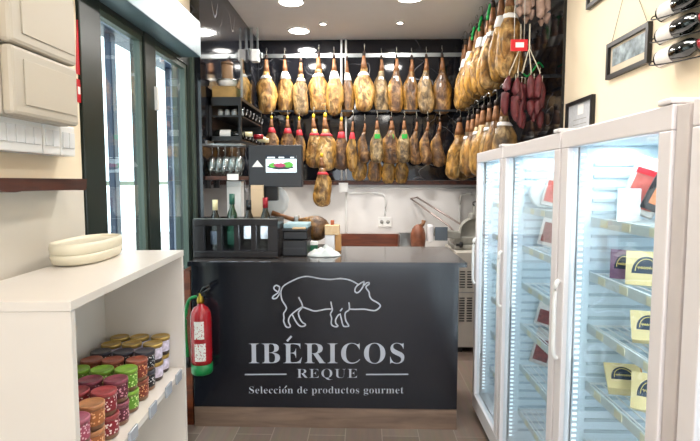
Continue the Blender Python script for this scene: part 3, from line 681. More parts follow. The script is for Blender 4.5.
bl = [(212, bottle_g, capwh, 'wine bottle with cream foil in the first slot of the wine cooler', None, .345),
      (228.5, green_g, mat('green_foil', '#1f5a4a', .35), 'green wine bottle in the second slot of the wine cooler', None, .385),
      (245, bottle_g, mat('black_foil', '#17171a', .3), 'wine bottle with white label and red spot in the third slot', 1, .345),
      (262, bottle_g, capred, 'wine bottle with red foil and white label in the fourth slot', 1, .36)]
labred = dots('white_label_red_spot', '#f3f1ee', '#c02030', 26, .16)
for i, (px, m, cap, lb, lab, Lh) in enumerate(bl):
    bx = a0.x+(wx[i][0]+wx[i][1])/2
    t = bottle((bx, 3.24+.125, ZT+.0505), m, cap, lb, 'bottles in the wine cooler', Lh-.014, .034, lab=[mat('grey_label', '#59616b', .5), mat('dark_green_label', '#1f4a35', .5), labred, paper][i], labz=(.07, .19) if i > 1 else (.03, .12))
# card reader / register behind cooler
p0 = at(276, 260, Y=3.36); p1 = at(307, 224, Y=3.36)
rg = thing('cash_printer', 'black receipt printer box with blue card and wooden strip on top beside the wine cooler', 'printer', (a1.x+.012, 3.34, ZT))
w_ = p1.x-a1.x-.012; h_ = p1.z-ZT-.02
part('body', blk, rg, (0, 0, 0, w_, .30, h_*.55), (0, .03, h_*.55, w_, .30, h_*.86), bev=.008)
part('paper_slot', mat('dark_grey_plastic', '#2c2c30', .4), rg, (.01, -.002, h_*.25, w_-.01, -.0003, h_*.30))
part('cash_lid', blk, rg, (-.005, .02, h_*.865, w_+.005, .30, h_*.93))
part('wooden_strip', palewood, rg, (.07, .0, h_*.935, w_-.01, .05, h_*.98)); part('card_tray', mat('pale_blue_plastic', '#a9c9d2', .4), rg, (.0, .06, h_*.935, w_, .28, h_*1.08), bev=.003)
# scale with display
p0 = at(249, 187, Y=3.55); p1 = at(302, 145, Y=3.55)
sd = thing('customer_display', 'black shop scale display on a pole with a white triangle and a colour screen', 'screen', ((p0.x+p1.x)/2, 3.55, ZT))
w_ = (p1.x-p0.x)/2; zb = p0.z-ZT; zt = p1.z-ZT
part('housing', mat('dark_slate_plastic', '#2a2c31', .4), sd, (-w_, 0, zb, w_, .07, zt), bev=.006)
part('pole', blkm, sd, (-.13, .13, .02, -.09, .16, zb+.15)); part('arm', blkm, sd, (-.19, .071, zb-.10, .0, .1295, zb+.02), bev=.006); part('foot', blkm, sd, (-.19, .11, 0, .02, .24, .019))
def DX(px, py): p = at(px, py, Y=3.55); return p.x-(p0.x+p1.x)/2, p.z-ZT
x0, z0 = DX(266, 172.5); x1, z1 = DX(296.5, 155)
part('screen', emis('screen_white', '#d7e6ea', .9), sd, (x0, -.002, z0, x1, -.0003, z1))
part('screen_header', emis('screen_dark', '#101a26', .9), sd, (x0, -.003, z1-(z1-z0)*.22, x1, -.0021, z1))
part('screen_text', emis('screen_text', '#dfe9ef', .9), sd, *[(x0+(x1-x0)*a, -.0036, z1-.022, x0+(x1-x0)*b, -.0031, z1-.013) for a, b in ((.05, .3), (.42, .6), (.8, .92))])
def blob(cx, cz, rx, rz, y): 
    return [(cx+rx*math.cos(2*PI*i/18)*(1+.15*math.sin(5*i)), y, cz+rz*math.sin(2*PI*i/18)*(1+.15*math.cos(3*i))) for i in range(18)]
def flat(name, pts, m, parent, th=.0006):
    n = len(pts); v = pts+[(x, y-th, z) for x, y, z in pts]
    return MB().add(v, [tuple(range(n)), tuple(range(2*n-1, n-1, -1))]+[(i, (i+1) % n, n+(i+1) % n, n+i) for i in range(n)]).build(name, m, parent)
cx, cz = (x0+x1)/2, z0+(z1-z0)*.38; q = x1-x0
flat('screen_plate_picture', blob(cx, cz-.008, q*.42, .018, -.0032), emis('screen_plate', '#2d3336', .9), sd)
flat('screen_leaf_picture', blob(cx+q*.23, cz+.008, q*.17, .02, -.0042), emis('screen_leaf', '#4f9a3c', .9), sd)
flat('screen_leaf_picture', blob(cx-q*.28, cz+.004, q*.12, .016, -.0042), MATS['screen_leaf'], sd)
flat('screen_meat_picture', blob(cx-q*.04, cz+.004, q*.2, .014, -.0052), emis('screen_meat', '#9a3a58', .9), sd)
a, b = DX(252, 167), DX(263, 160); flat('white_triangle', [(a[0], -.001, a[1]), (b[0], -.001, a[1]), ((a[0]+b[0])/2, -.001, b[1])], paper, sd)
# tall boxes behind the cooler
p0 = at(227.5, 219, Y=3.62); p1 = at(241, 181, Y=3.62)
tb = thing('bottle_gift_box', 'tall white bottle box standing behind the wine cooler', 'box', ((p0.x+p1.x)/2, 3.66, ZT)); w_ = (p1.x-p0.x)/2
part('carton', paper, tb, (-w_, -.045, 0, w_, .045, p1.z-ZT-.04), bev=.002); part('lid', wplast, tb, (-w_, -.045, p1.z-ZT-.039, w_, .045, p1.z-ZT), bev=.002)
p0 = at(252, 219, Y=3.545); p1 = at(264, 185, Y=3.545)
beb = mat('beige_card', '#dcbf9c', .6, var=.02)
tb = thing('beige_bottle_box', 'slim beige bottle box standing behind the wine cooler below the display', 'box', ((p0.x+p1.x)/2, 3.533, ZT)); w_ = (p1.x-p0.x)/2-.001
part('carton', beb, tb, (-w_, -.018, 0, w_, .012, p1.z-ZT-.035)); part('lid', beb, tb, (-w_, -.018, p1.z-ZT-.034, w_, .012, p1.z-ZT))
# white round disc on stand, modelled for a shape of unclear kind
pc = at(274, 201, Y=3.84)
pl = thing('round_white_disc', 'round white disc standing upright behind the display on the counter', 'plate', (pc.x, 3.87, ZT)); r = 15.5*3.84/500; zz = pc.z-ZT
MB().lathe([(0, -.002), (r*.6, -.003), (r, -.014), (r*1.0, -.010), (r*.62, .004), (0, .005)], (0, -.03, zz), 40, 'Y').build('dish', wplast, pl)
part('stand', blkm, pl, (-.05, -.07, 0, .05, .03, .012), (-.03, -.02, .012, -.02, -.012, zz-r*.5), (.02, -.02, .012, .03, -.012, zz-r*.5))
# ham on holder
hh = thing('ham_on_holder', 'whole ham lying in a clamp with its shank pointing left behind the printer', 'ham', (-.33, 3.76, ZT))
pb = at(316, 228, Y=3.76)-Vector((-.33, 3.76, ZT)); ph = at(272, 213, Y=3.78)-Vector((-.33, 3.76, ZT)); pm = at(299, 221, Y=3.77)-Vector((-.33, 3.76, ZT))
P = [ph, ph+(pm-ph)*.35, ph+(pm-ph)*.75, pm, pm+(pb-pm)*.4, pb, pb+Vector((.055, 0, -.045)), pb+Vector((.075, 0, -.06))]
MB().tube(P[:4], [.022, .015, .018, .024], 12).build('shank', shank_m, hh)
MB().tube(smooth_pts(P[3:], 3), [.024, .032, .045, .06, .075, .088, .095, .095, .088, .07, .05, .03, .01], 18).build('meat', H_B, hh)
part('clamp_ring', steel, hh, (pm.x-.035, -.02, pm.z-.03, pm.x+.0, .09, pm.z+.04), bev=.01)
hd = thing('ham_holder', 'dark ham holder base under the whole ham with small green and white boxes', 'ham holder', (-.38, 3.80, ZT))
part('base', blk, hd, (-.12, -.1, 0, .12, .1, .016)); part('support', steel, hd, (-.16+.10, .03, .016, -.14+.10, .05, .10)); part('arm', blk, hd, (.085, .02, .016, .10, .04, .03))
p0 = at(308, 250, Y=3.62); 
gb = thing('small_carton', 'small green and white carton in front of the ham holder', 'box', (p0.x+.035, 3.585, ZT)); part('carton', mat('green_card', '#1e6b48', .5), gb, (-.04, -.02, 0, .04, .02, .05)); part('lid', paper, gb, (-.04, -.02, .0505, .04, .02, .075))
# white cutting machine with wooden top
p0 = at(325, 246, Y=3.63); p1 = at(339, 225, Y=3.63)
jb = thing('cheese_cutter', 'white stand with pale wooden top block and wooden side beside the white cloth', 'cutter', (p0.x, 3.61, ZT)); w_ = p1.x-p0.x; h_ = p1.z-ZT
part('stand', wht, jb, (.0, 0, 0, w_*.7, .07, h_*.62), bev=.004); part('top_block', palewood, jb, (0, -.01, h_*.625, w_*1.05, .08, h_), bev=.006)
part('side_block', wood('amber_wood', '#a87238', '#d2a060', 3, (4, 4, 1), .4), jb, (w_*.72, .005, 0, w_*1.15, .075, h_*.62), bev=.004); part('knob', mat('orange_knob', '#b5592c', .4), jb, (w_*.4, .02, h_+.0005, w_*.65, .05, h_+.035), bev=.006)
# white cloth
def cloth(name, cx, cy, rx, ry, h, z, m, label, seed):
    n = 44; k = 14; vs = []; 
    for j in range(k+1):
        q = j/k
        for i in range(n):
            a = 2*PI*i/n; rr = q*(1+.18*noise.noise((math.cos(a)*1.5+seed, math.sin(a)*1.5, 0)))
            x, y = rx*rr*math.cos(a), ry*rr*math.sin(a)
            hz = h*(1-q**1.6)*(.65+.9*noise.noise((x*11+seed, y*11, 2)))+.05*abs(noise.noise((x*22, y*22, seed)))*(1-q*.8)+.002
            vs.append((x, y, max(hz, .002) if j < k else 0.001))
    fs = []
    for j in range(k):
        for i in range(n):
            i2 = (i+1) % n; fs.append((j*n+i, j*n+i2, (j+1)*n+i2, (j+1)*n+i))
    fs.append(tuple(k*n+i for i in range(n)))
    mb = MB(); mb.smooth = True; mb.add(vs, fs); o = mb.build(name, m, None, (cx, cy, z)); return tag(o, label, name.replace('_', ' '))
p0 = at(322, 257, Y=3.42)
cloth('white_cloth', p0.x+.012, 3.40, .13, .10, .06, ZT+.0005, mat('white_cotton', '#c6cac9', .9, var=.02), 'crumpled white cloth lying on the counter right of the printer', 3)
# ------------------------------------------------------------------ wine rack and glasses on the left marble wall
XA = XM+.002
rk = thing('wine_rack', 'black wall mounted wine rack with two shelves on the left marble wall', 'wine rack', (XA, 3.62, 1.90))
zt = at(220, 97, Y=3.62).z-1.90; xr = at(241, 110, Y=3.62).x-XA
part('frame', blkm, rk, (0, 0, 0, .02, .74, zt), (0, 0, zt-.06, xr, .02, zt), (.0, 0, 0, xr, .02, .03), (xr-.02, .0, .03, xr, .02, zt-.06), (.02, .72, 0, xr, .74, zt))
part('shelf', blkm, rk, (.02, .02, zt-.02, xr, .72, zt)); part('shelf', blkm, rk, (.02, .02, zt*.55, xr, .72, zt*.55+.012)); part('shelf', blkm, rk, (.02, .02, .0, xr, .72, .012))
for zz in (zt*.55+.02, .02):
    mb = MB()
    for k in range(6):
        y = .08+.115*k
        mb.tube([(xr+.012, y+.05*math.cos(a), zz+.05-.05*math.sin(a)) for a in [PI*j/8 for j in range(9)]], .006, 6)
    mb.build('scalloped_rest', blkm, rk)
for k, (y, m_, cp, lb) in enumerate(((.28, bottle_g, capred, 'dark bottle with red foil lying across the lower shelf of the black wine rack'), (.06+.02, bottle_g, capwh, 'bottle with white label lying on the lower shelf of the black wine rack'))):
    t = bottle((XA+.05, 3.62+y, 1.912+.038), m_, cp, lb, 'bottles in the wall rack',   .27 if k else .31, .034, rot=(PI/2*0, PI/2, 0), lab=paper, labz=(.04, .12))
    t.rotation_euler = (0, PI/2, 0); t.location.x = XA+.022
for k, y in enumerate((.5, .62)):
    t = bottle((XA+.05, 3.62+y, 1.912+.038), bottle_g, capwh, f'dark bottle lying in the black wine rack, {["third","farthest"][k]} from the front', 'bottles in the wall rack', .29, .034, rot=(0, PI/2, 0), labz=(.04, .12)); t.location.x = XA+.022
for k in range(4):
    t = thing('small_jar', f'small pale jar on the upper shelf of the black wine rack, {ORD[k]} from the wall', 'jar', (XA+.06+.05*k, 3.62+.09, 1.9+zt*.55+.0125), 0, 'small jars in the wall rack')
    MB().lathe([(.018, 0), (.02, .003), (.02, .035), (.016, .04)], n=16).build('glass', mat('frosted_glass', '#b9c0c0', .2), t); MB().lathe([(.019, .0405), (.019, .05), (0, .051)], n=16).build('lid', steel, t)
# cardboard boxes and pot on the rack
zr = 1.90+zt+.0005
crd = mat('golden_cardboard', '#a98750', .7, var=.2, scale=12)
t = thing('cardboard_box', 'golden brown cardboard box on top of the black wine rack', 'box', (XA+.02, 3.64, zr)); part('carton', crd, t, (0, 0, 0, .17, .3, .075), bev=.003); part('flap', crd, t, (0, -.001, .0755, .17, .3, .08))
t = thing('white_pot', 'white bowl standing on the golden cardboard box', 'bowl', (XA+.10, 3.76, zr+.0805)); MB().lathe([(.04, 0), (.065, .03), (.07, .06), (.066, .062), (.06, .03), (0, .008)], n=24).build('bowl_body', wplast, t); MB().lathe([(.071, .055), (.074, .06), (.071, .065)], n=24).build('rim', steel, t)
t = thing('brown_canister', 'brown canister standing in the white bowl on the rack', 'canister', (XA+.10, 3.76, zr+.0805+.0085)); MB().lathe([(.035, 0), (.038, .01), (.042, .16), (.038, .165)], n=20).build('canister_body', mat('tan_tin', '#a98462', .5, var=.15), t); MB().lathe([(.044, .166), (.044, .185), (0, .187)], n=20).build('lid', mat('brown_tin', '#7b5a3e', .5), t)
t = thing('tinted_panel', 'upright tinted sheet standing at the edge of the rack', 'panel', (XA+.20, 3.66, zr)); part('sheet', tint_g, t, (.03, 0, .0, .036, .30, .28)); part('edge', steel, t, (.025, -.003, 0, .041, .0, .28)); part('foot', steel, t, (.02, .001, 0, .029, .30, .01))  # tinted sheet modelled for a pale greenish shape on the marble
# glass hanger and glasses
gr = thing('glass_hanger', 'steel hanger rail holding upside down wine glasses under the rack', 'glass hanger', (XA, 3.52, 1.865)); part('rail', steel, gr, *[(.0, .03+.07*k, 0, .245, .036+.07*k, .006) for k in range(3)], (.0, .03, .006, .006, .18, .03)); part('bracket', steel, gr, (.24, .03, .0065, .245, .18, .012))
def glass_obj(label, cat, loc, group, up=True):
    t = thing('wine_glass', label, cat, loc, (0, 0, 0) if up else (PI, 0, 0), group)
    MB().lathe([(.0, .085), (.012, .086), (.03, .105), (.036, .13), (.034, .165), (.029, .185), (.0282, .185), (.033, .165), (.0348, .13), (.029, .107), (.011, .089), (0, .088)], n=20).build('bowl', glass_d, t)
    MB().lathe([(.004, .004), (.003, .02), (.0035, .085)], n=10).build('stem', glass_d, t); MB().lathe([(.0, 0), (.03, 0), (.031, .002), (.004, .005), (0, .005)], n=20).build('foot', glass_d, t); return t
gp = glass_obj('clear wine glass hanging upside down under the rack, front row, leftmost', 'glass', (XA+.035, 3.565, 1.871), 'wine glasses hanging under the rack', False)
for r_i in range(2):
    for k in range(5 if r_i == 0 else 4):
        if r_i == 0 and k == 0: continue
        g_ = copy_tree(gp); g_.location = (XA+.035+.048*k*1.0+(0.02 if r_i else 0), 3.565+.075*r_i, 1.871)
        g_['label'] = f'wine glass hanging upside down, {"front" if r_i == 0 else "rear"} row, {ORD[k]} from the wall'
zs = at(215, 176, Y=3.54).z
sh = thing('glass_shelf_board', 'small dark wooden shelf with tumblers on the left marble wall', 'shelf', (XA, 3.50, zs-.028)); part('board', walnut, sh, (0, 0, 0, .24, .30, .027), bev=.002); part('bracket', blkm, sh, (0, .27, -.06, .02, .29, -.001), (.0, .05, -.06, .02, .07, -.001))
for r_i in range(2):
    for k in range(5):
        t = thing('tumbler', f'clear tumbler on small wooden shelf, {"front" if r_i == 0 else "rear"} row, {ORD[k]} from wall', 'glass', (XA+.03+.046*k, 3.54+.08*r_i, zs), 0, 'tumblers on the small wooden shelf')
        if r_i == 0 and k == 0:
            MB().lathe([(0, 0), (.018, 0), (.022, .085), (.0212, .085), (.0172, .006), (0, .006)], n=18).build('cup', glass_d, t); MB().lathe([(.0222, .083), (.0226, .0845), (.0222, .086)], n=18, cap=False).build('rim', glass_d, t); tp = t
        else:
            for ch in tp.children: cc_ = ch.copy(); COL.objects.link(cc_); cc_.parent = t
pp = at(233, 177, Y=3.5)
tag(part('card_sign', paper, None, (pp.x-.04, 3.496, pp.z-.022, pp.x+.04, 3.4993, pp.z+.022)), 'white card fixed to the front of the small wooden shelf', 'card')
# spot fixture at the corner
p = at(255, 55, Y=4.95)
sp_ = thing('ceiling_projector', 'white spotlight on a steel drop rod in front of the left corner', 'spotlight', (p.x, 4.95, ZC))
part('rod', alu, sp_, (-.045, -.01, p.z-ZC+.05, -.02, .01, -.001), (.02, -.01, p.z-ZC+.05, .035, .01, -.001)); part('head', wplast, sp_, (-.04, -.04, p.z-ZC-.07, .045, .04, p.z-ZC+.05), bev=.015); part('reflector_arm', alu, sp_, (-.075, -.02, p.z-ZC-.05, -.042, .02, p.z-ZC+.06), (.047, -.02, p.z-ZC-.03, .075, .02, p.z-ZC+.02), bev=.003)
# ------------------------------------------------------------------ white shelf unit at the left
UA = math.radians(3.6)
P0 = at(70, 301.4, Z=1.31); P1 = at(180, 250, Z=1.31)
ux = Vector((math.cos(UA), math.sin(UA), 0)); uy = Vector((-math.sin(UA), math.cos(UA), 0))
LU = (P1-P0).length
su = thing('shelf_unit', 'white open shelf unit under the windows filled with small jars', 'shelf unit', (P0.x, P0.y, 0), UA)
DU = .34; ZS = at(178.6, 369, X=-.79).z; 
part('end_panel', shelf_w, su, (-DU, 0, 0, 0, .022, 1.285), bev=.001); part('end_panel', shelf_w, su, (-DU, LU-.022, 0, 0, LU, 1.285), bev=.001)
part('top_panel', shelf_w, su, (-DU, -.002, 1.2855, .002, LU+.002, 1.31), bev=.0015)
part('back_panel', shelf_w, su, (-DU, .0225, .001, -DU+.012, LU-.0225, 1.285)); 
part('shelf', shelf_w, su, (-DU+.0125, .0225, ZS-.02, -.004, LU-.0225, ZS)); part('shelf', shelf_w, su, (-DU+.0125, .0225, .40, -.004, LU-.0225, .42)); part('shelf', shelf_w, su, (-DU+.0125, .0225, .08, -.004, LU-.0225, .10))
clearp = mat('clear_grey_plastic', '#b9bec6', .2, .2)
for (px, py) in ((123, 430), (147, 407), (166, 385), (178, 371)):
    q = at(px, py, X=-.77); yl = (q-P0).dot(uy)
    rail_ = MB().box(-.003, yl-.038, ZS-.03, .004, yl+.028, ZS+.012, bev=.001).build('price_holder', clearp, su)
# jars
JH = .076; JR = .037
def jar_proto(body, lab_m, lid_m, key):
    t = thing('pate_jar', '', 'jar', (0, 0, 0))
    MB().lathe([(JR*.8, 0), (JR*.92, .004), (JR*.95, .018), (JR*.95, JH-.016), (JR*.9, JH-.014)], n=22).build('glass', body, t)
    MB().lathe([(JR*.97, .016), (JR*.98, .018), (JR*.98, JH-.018), (JR*.97, JH-.016)], n=22, cap=False).build('wrap', lab_m, t)
    MB().lathe([(JR*.98, JH-.014), (JR*1.02, JH-.0135), (JR*1.02, JH-.0025), (JR*.98, JH-.0005), (JR*.9, JH-.0004), (JR*.88, JH-.0012), (0, JH-.0012)], n=24).build('lid', lid_m, t)
    return t
brn = mat('brown_pate', '#7d5a42', .3, var=.15)
kinds = [
 ('pink topped', brn, dots('pink_dots', '#a84a62', '#f0c9d2'), mat('pink_lid', '#b4667a', .35, var=.2, scale=60), (75, 417)),
 ('orange topped', brn, dots('orange_dots', '#a8663a', '#eeb98a'), mat('orange_lid', '#b57d54', .35, var=.2, scale=60), (86.5, 403)),
 ('bright red topped', brn, dots('red_dots', '#861f2c', '#f0e2dc'), mat('red_lid', '#a04346', .35, var=.25, scale=60), (98, 389)),
 ('purplish red topped', brn, dots('plum_dots', '#5f1e2e', '#d99aa6'), mat('plum_lid', '#84404f', .35, var=.3, scale=60), (110, 376)),
 ('bright green topped', brn, dots('green_dots', '#639428', '#d9ee9a'), mat('green_lid', '#7ba536', .35, var=.2, scale=60), (123.5, 364.5)),
 ('brownish red topped', brn, dots('rust_dots', '#7a2c1e', '#e0a070'), mat('rust_lid', '#8f4a38', .35, var=.3, scale=60), (132, 354.5)),
 ('black dotted', brn, dots('black_dots', '#16141a', '#e8e6e6', 110, .3), mat('black_lid', '#3c3a44', .3, var=.4, scale=60), (142, 346)),
 ('gold lidded white labelled', mat('dark_olive_paste', '#3a2a26', .3), mat('white_violet_label', '#cfc4d6', .5, var=.3, scale=60), mat('gold_lid', '#b89a55', .3, .6, var=.2), (154, 337)),
 ('gold lidded farthest', MATS['dark_olive_paste'], MATS['white_violet_label'], MATS['gold_lid'], (160, 331))]
prow = []
for ki, (nmk, body, lm, lidm, (px, py)) in enumerate(kinds):
    pos = at(px, py, Z=ZS+2*JH); loc = pos-P0; yl = loc.dot(uy); xl = loc.dot(ux)
    prow.append((nmk, xl, yl))
ys = [min(max(r[2], .07+.0*i), LU-.07) for i, r in enumerate(prow)]
y_first, y_last = prow[0][2], LU-.0615
for ki, (nmk, body, lm, lidm, _) in enumerate(kinds):
    yl = y_first+(y_last-y_first)*ki/8; xl = -.068-.018*ki/8
    pr = jar_proto(body, lm, lidm, ki); first = True
    for col in range(3):
        for lev in range(2):
            xx = xl-.083*col+random.uniform(-.003, .003)
            if xx < -DU+.055: xx = -DU+.052
            j = pr if first else copy_tree(pr); first = False
            w3 = Vector((P0.x, P0.y, 0))+ux*xx+uy*(yl+random.uniform(-.003, .003))
            j.location = (w3.x, w3.y, ZS+.0005+lev*JH); j.rotation_euler = (0, 0, random.uniform(0, 6))
            cl = ['front column at the shelf edge', 'middle column', 'rear column'][col]
            tag(j, f'{nmk} small jar, {"upper" if lev else "lower"} in its stack, {cl}', 'jar', 'small pâté jars on the white shelf')
# cream oval case on the unit
oc = thing('oval_case', 'cream rounded oval case with seam lying on top of the white shelf unit', 'case', (-1.03, 1.83, 1.3102), UA)
def oval(prof, m, name, ax=.085, ay=.19):
    rings = [[(ax*r*math.copysign(abs(math.cos(2*PI*i/36))**.8, math.cos(2*PI*i/36)), ay*r*math.copysign(abs(math.sin(2*PI*i/36))**.8, math.sin(2*PI*i/36)), z) for i in range(36)] for r, z in prof]
    MB().rings(rings).build(name, m, oc)
cc_m = mat('cream_shell', '#ded6bf', .4, var=.03)
oval([(.8, 0), (.95, .008), (1, .03), (.99, .040)], cc_m, 'lower_shell'); oval([(.97, .0405), (1.0, .043), (1.02, .065), (.99, .078), (.93, .08), (.9, .072), (.88, .07)], cc_m, 'upper_shell')
# live edge wooden shelf on left wall
n = 60; vs = []; y0_, y1_ = .9, at(88, 185, X=-1.06).y
zt_, zb_ = 1.612, 1.572
for i in range(n+1):
    y = y0_+(y1_-y0_)*i/n; w_ = .008*noise.noise((y*7, 2, 0)); q = .012*noise.noise((y*11, 5, 1))
    vs += [(XL+.0045, y, zt_), (-1.06+w_, y, zt_), (-1.065+w_, y, zb_+q), (XL+.0045, y, zb_-.004)]
fs = [(4*i+k, 4*i+(k+1) % 4, 4*i+4+(k+1) % 4, 4*i+4+k) for i in range(n) for k in range(4)]+[(0, 1, 2, 3), (4*n+3, 4*n+2, 4*n+1, 4*n)]
tag(MB().add(vs, fs).build('live_edge_shelf', walnut), 'rough edged dark wooden wall shelf below the white switch boxes', 'shelf')
# electrical boxes
def ebox(lab, y0, y1, z0, z1, d, name='meter_box', inner=True):
    t = thing(name, lab, 'electrical box', (XL+.001, y0, z0), 0, 'electrical boxes on the left wall')
    part('housing', gplast, t, (0, 0, 0, d*.72, y1-y0, z1-z0), bev=.004)
    part('cover', gplast, t, (d*.725, 0.0, 0.0, d, y1-y0, z1-z0), bev=.012)
    part('hatch', gplast2, t, (d+.0005, .05, .035, d+.004, y1-y0-.02, z1-z0-.035), bev=.0015)
    MB().lathe([(.005, -.001), (.005, -.003), (0, -.003)], (d*.3, 0, (z1-z0)*.55), 12, 'Y').build('screw', blk, t)
    return t
dE = .14; xf = XL+dE
pA = at(14, 114, X=xf); pB = at(14, 44, X=xf); pC = at(78, 90, X=xf)
ebox('cream electrical meter box with flat door, lower of the two', pA.y, pC.y, pA.z, pB.z, dE)
ebox('cream electrical meter box with flat door, upper of the two at the top edge', pA.y, pC.y, pB.z+.006, pB.z+.006+.26, dE)
zA = at(20, 153, X=XL+.07)
yy = pA.y-.06; k = 0
for (w_, lb) in ((.07, 'leftmost, cut by the photo edge'), (.235, 'widest, with several modules'), (.10, 'second from the window'), (.095, 'nearest the window')):
    t = thing('switch_box', f'white switch box under the meter boxes, {lb}', 'switch box', (XL+.001, yy, at(40, 150, X=XL+.07).z-.012), 0, 'white switch boxes in a row')
    hz = .112; part('housing', wplast, t, (0, 0, 0, .065, w_-.004, hz), bev=.005); 
    m_ = max(1, round(w_/.05)); 
    for q in range(m_): part('switch', mat('pale_grey_plastic', '#dfe1e3', .4), t, (.0655, .008+(w_-.02)*q/m_, .03, .071, .004+(w_-.02)*(q+1)/m_, hz-.025), bev=.001)
    yy += w_+.001
rs = thing('red_notice', 'narrow red and white notice on the cream wall beside the window frame', 'notice', (XL+.001, at(75, 60, X=XL).y, 0))
za, zb_, zc_, zd = (at(77, v, X=XL).z for v in (20, 74, 79, 102))
y_ = at(79, 60, X=XL).y-at(75, 60, X=XL).y
MB().add([(0, 0, zb_), (0, y_, zb_), (0, y_, za), (0, y_*.7, za), (.002, 0, zb_), (.002, y_, zb_), (.002, y_, za), (.002, y_*.7, za)], [(0,1,2,3), (7,6,5,4), (0,4,5,1), (1,5,6,2), (2,6,7,3), (3,7,4,0)]).build('red_arrow', signred, rs)
part('red_block', signred, rs, (0, 0, zd, .002, y_, zc_)); part('white_strip', paper, rs, (.0021, y_*.2, zc_-.06, .003, y_*.8, zc_-.03))
# ------------------------------------------------------------------ refrigerators
fin = mat('fridge_lining', '#dde9ef', .35, var=.01); fdoor = mat('fridge_white', '#eee9eb', .3, var=.01)
ridge = mat('lining_rib', '#b9c6ce', .4)
FX = .75
SZ = [.35, .60, .83, 1.055, 1.255, 1.462]
def fridge(lab, y0, y1, sp0, sp1, handle=True):
    """y1 = far side; hinge strip at the near side"""
    Lf = y1-y0; t = thing('glass_door_refrigerator', lab, 'refrigerator', (FX, y0, 0), 0, 'white glass door refrigerators along the right wall')
    D = .545; y0i, y1i = .025, Lf-.025
    part('cabinet', fdoor, t, (.045, 0, .04, D, .022, 1.775), (.045, Lf-.022, .04, D, Lf, 1.775), (.045, .0225, 1.745, D, Lf-.0225, 1.775), (.045, .0225, .04, D, Lf-.0225, .16), (D-.02, .0225, .1605, D, Lf-.0225, 1.7445))
    part('lining', fin, t, (.05, Lf-.034, .161, D-.03, Lf-.0225, 1.744), (.05, .0225, .161, D-.03, .034, 1.744), (D-.03, .0225, .161, D-.0205, Lf-.0225, 1.744), (.05, .0345, 1.735, D-.031, Lf-.0345, 1.744))
    mb = MB(); z = .22
    while z < 1.70:
        mb.box(.11, Lf-.040, z, D-.032, Lf-.0345, z+.012); mb.box(.11, .0345, z, D-.032, .040, z+.012); mb.box(D-.036, .05, z, D-.0305, Lf-.05, z+.012); z += .045
    mb.build('lining_ribs', ridge, t)
    part('foot', blk, t, (.06, .02, 0, .11, .07, .04), (.06, Lf-.07, 0, .11, Lf-.02, .04), (D-.1, .02, 0, D-.05, .07, .04), (D-.1, Lf-.07, 0, D-.05, Lf-.02, .04))
    d0, d1 = sp0, Lf-.004    # door span
    door = part('door', fdoor, t, (0, d0, 1.727, .04, d1, 1.79), (0, d0, .06, .04, d1, .16), (0, d1-sp1, .1605, .04, d1, 1.7265), (0, d0, .1605, .04, d0+.055, 1.7265), bev=.004)
    part('pane', glass_f, door, (.018, d0+.056, .161, .024, d1-sp1-.001, 1.7265))
    part('gasket', grey, door, (.0405, d0+.03, .12, .0445, d0+.055, 1.74), (.0405, d1-.05, .12, .0445, d1-.03, 1.74))
    if sp0 > .02: part('hinge_strip', mat('warm_white_trim', '#d8d0cf', .4), t, (.008, .012, .06, .04, sp0-.004, 1.785), bev=.003)
    part('hinge_cap', fdoor, t, (-.004, d0+.0, 1.791, .10, d0+.06, 1.806), bev=.004)
    hp = MB(); yh = d1-.028
    hp.tube(smooth_pts([(-.002, yh, .92), (-.017, yh, .945), (-.019, yh, 1.08), (-.017, yh, 1.2), (-.002, yh, 1.225)], 5), .009, 10); hp.build('handle', wplast, door) if handle else None
    # slotted post, its glowing dashes stand in for a wire shelf reflection
    lt = part('slotted_post', mat('pale_post', '#cfd8de', .4), t, (.050, Lf-.055, .17, .075, Lf-.0355, 1.73))
    mb = MB(); z = .2
    while z < 1.7: mb.box(.054, Lf-.0575, z, .071, Lf-.0555, z+.010); z += .022
    mb.build('reflection_dashes', emis('reflection_glow', '#f4fbff', 1.0) if 'reflection_glow' not in MATS else MATS['reflection_glow'], lt)
    for z in SZ:
        s_ = MB()
        s_.box(.112, .045, z-.006, D-.04, .050, z).box(.112, Lf-.05, z-.006, D-.04, Lf-.045, z)
        for k in range(12): xx = .13+(D-.18)*k/11; s_.box(xx-.002, .05, z-.005, xx+.002, Lf-.05, z-.001)
        so_ = s_.build('wire_shelf', wplast, t)
        part('price_rail', mat('price_rail_plastic', '#dfe6e6', .3), so_, (.104, .045, z-.028, .110, Lf-.045, z+.006))
        tg = MB()
        for yq in (.12, .27, .43, .58):
            if yq < Lf-.1: tg.box(.1015, yq, z-.024, .1035, yq+.05, z+.002)
        tg.build('price_tag', mat('cream_tag', '#efe8cc', .5), so_)
    for (x, y, e) in ((.2, Lf/2, 5),):
        d = bpy.data.lights.new('fridge_lamp', 'AREA'); d.shape = 'RECTANGLE'; d.size = .12; d.size_y = Lf-.12; d.energy = e; d.color = (.82, .93, 1)
        o = bpy.data.objects.new('fridge_lamp', d); COL.objects.link(o); o.location = (FX+x, y0+y, 1.73)
    d = bpy.data.lights.new('fridge_fill_lamp', 'AREA'); d.shape = 'RECTANGLE'; d.size = .02; d.size_y = 1.35; d.energy = 5.5; d.color = (.86, .94, 1)  # added fill lamp hidden behind the near stile, brightens the lower shelves
    o = bpy.data.objects.new('fridge_fill_lamp', d); COL.objects.link(o); o.location = (FX+.075, y0+.06, .93); o.rotation_euler = (PI/2, 0, -.75)
    MB().box(-.012, -.004, -.69, .012, -.001, .69, Matrix.Rotation(-.75, 3, 'Z')).build('fill_lamp_backing', fin, t, (.07, .055, .93))
    return t
YF_ = [(2.75, 3.375), (1.95, 2.745), (1.19, 1.943), (.43, 1.183)]
fridge('white glass door refrigerator farthest away, next to the counter', *YF_[0], .006, .045)
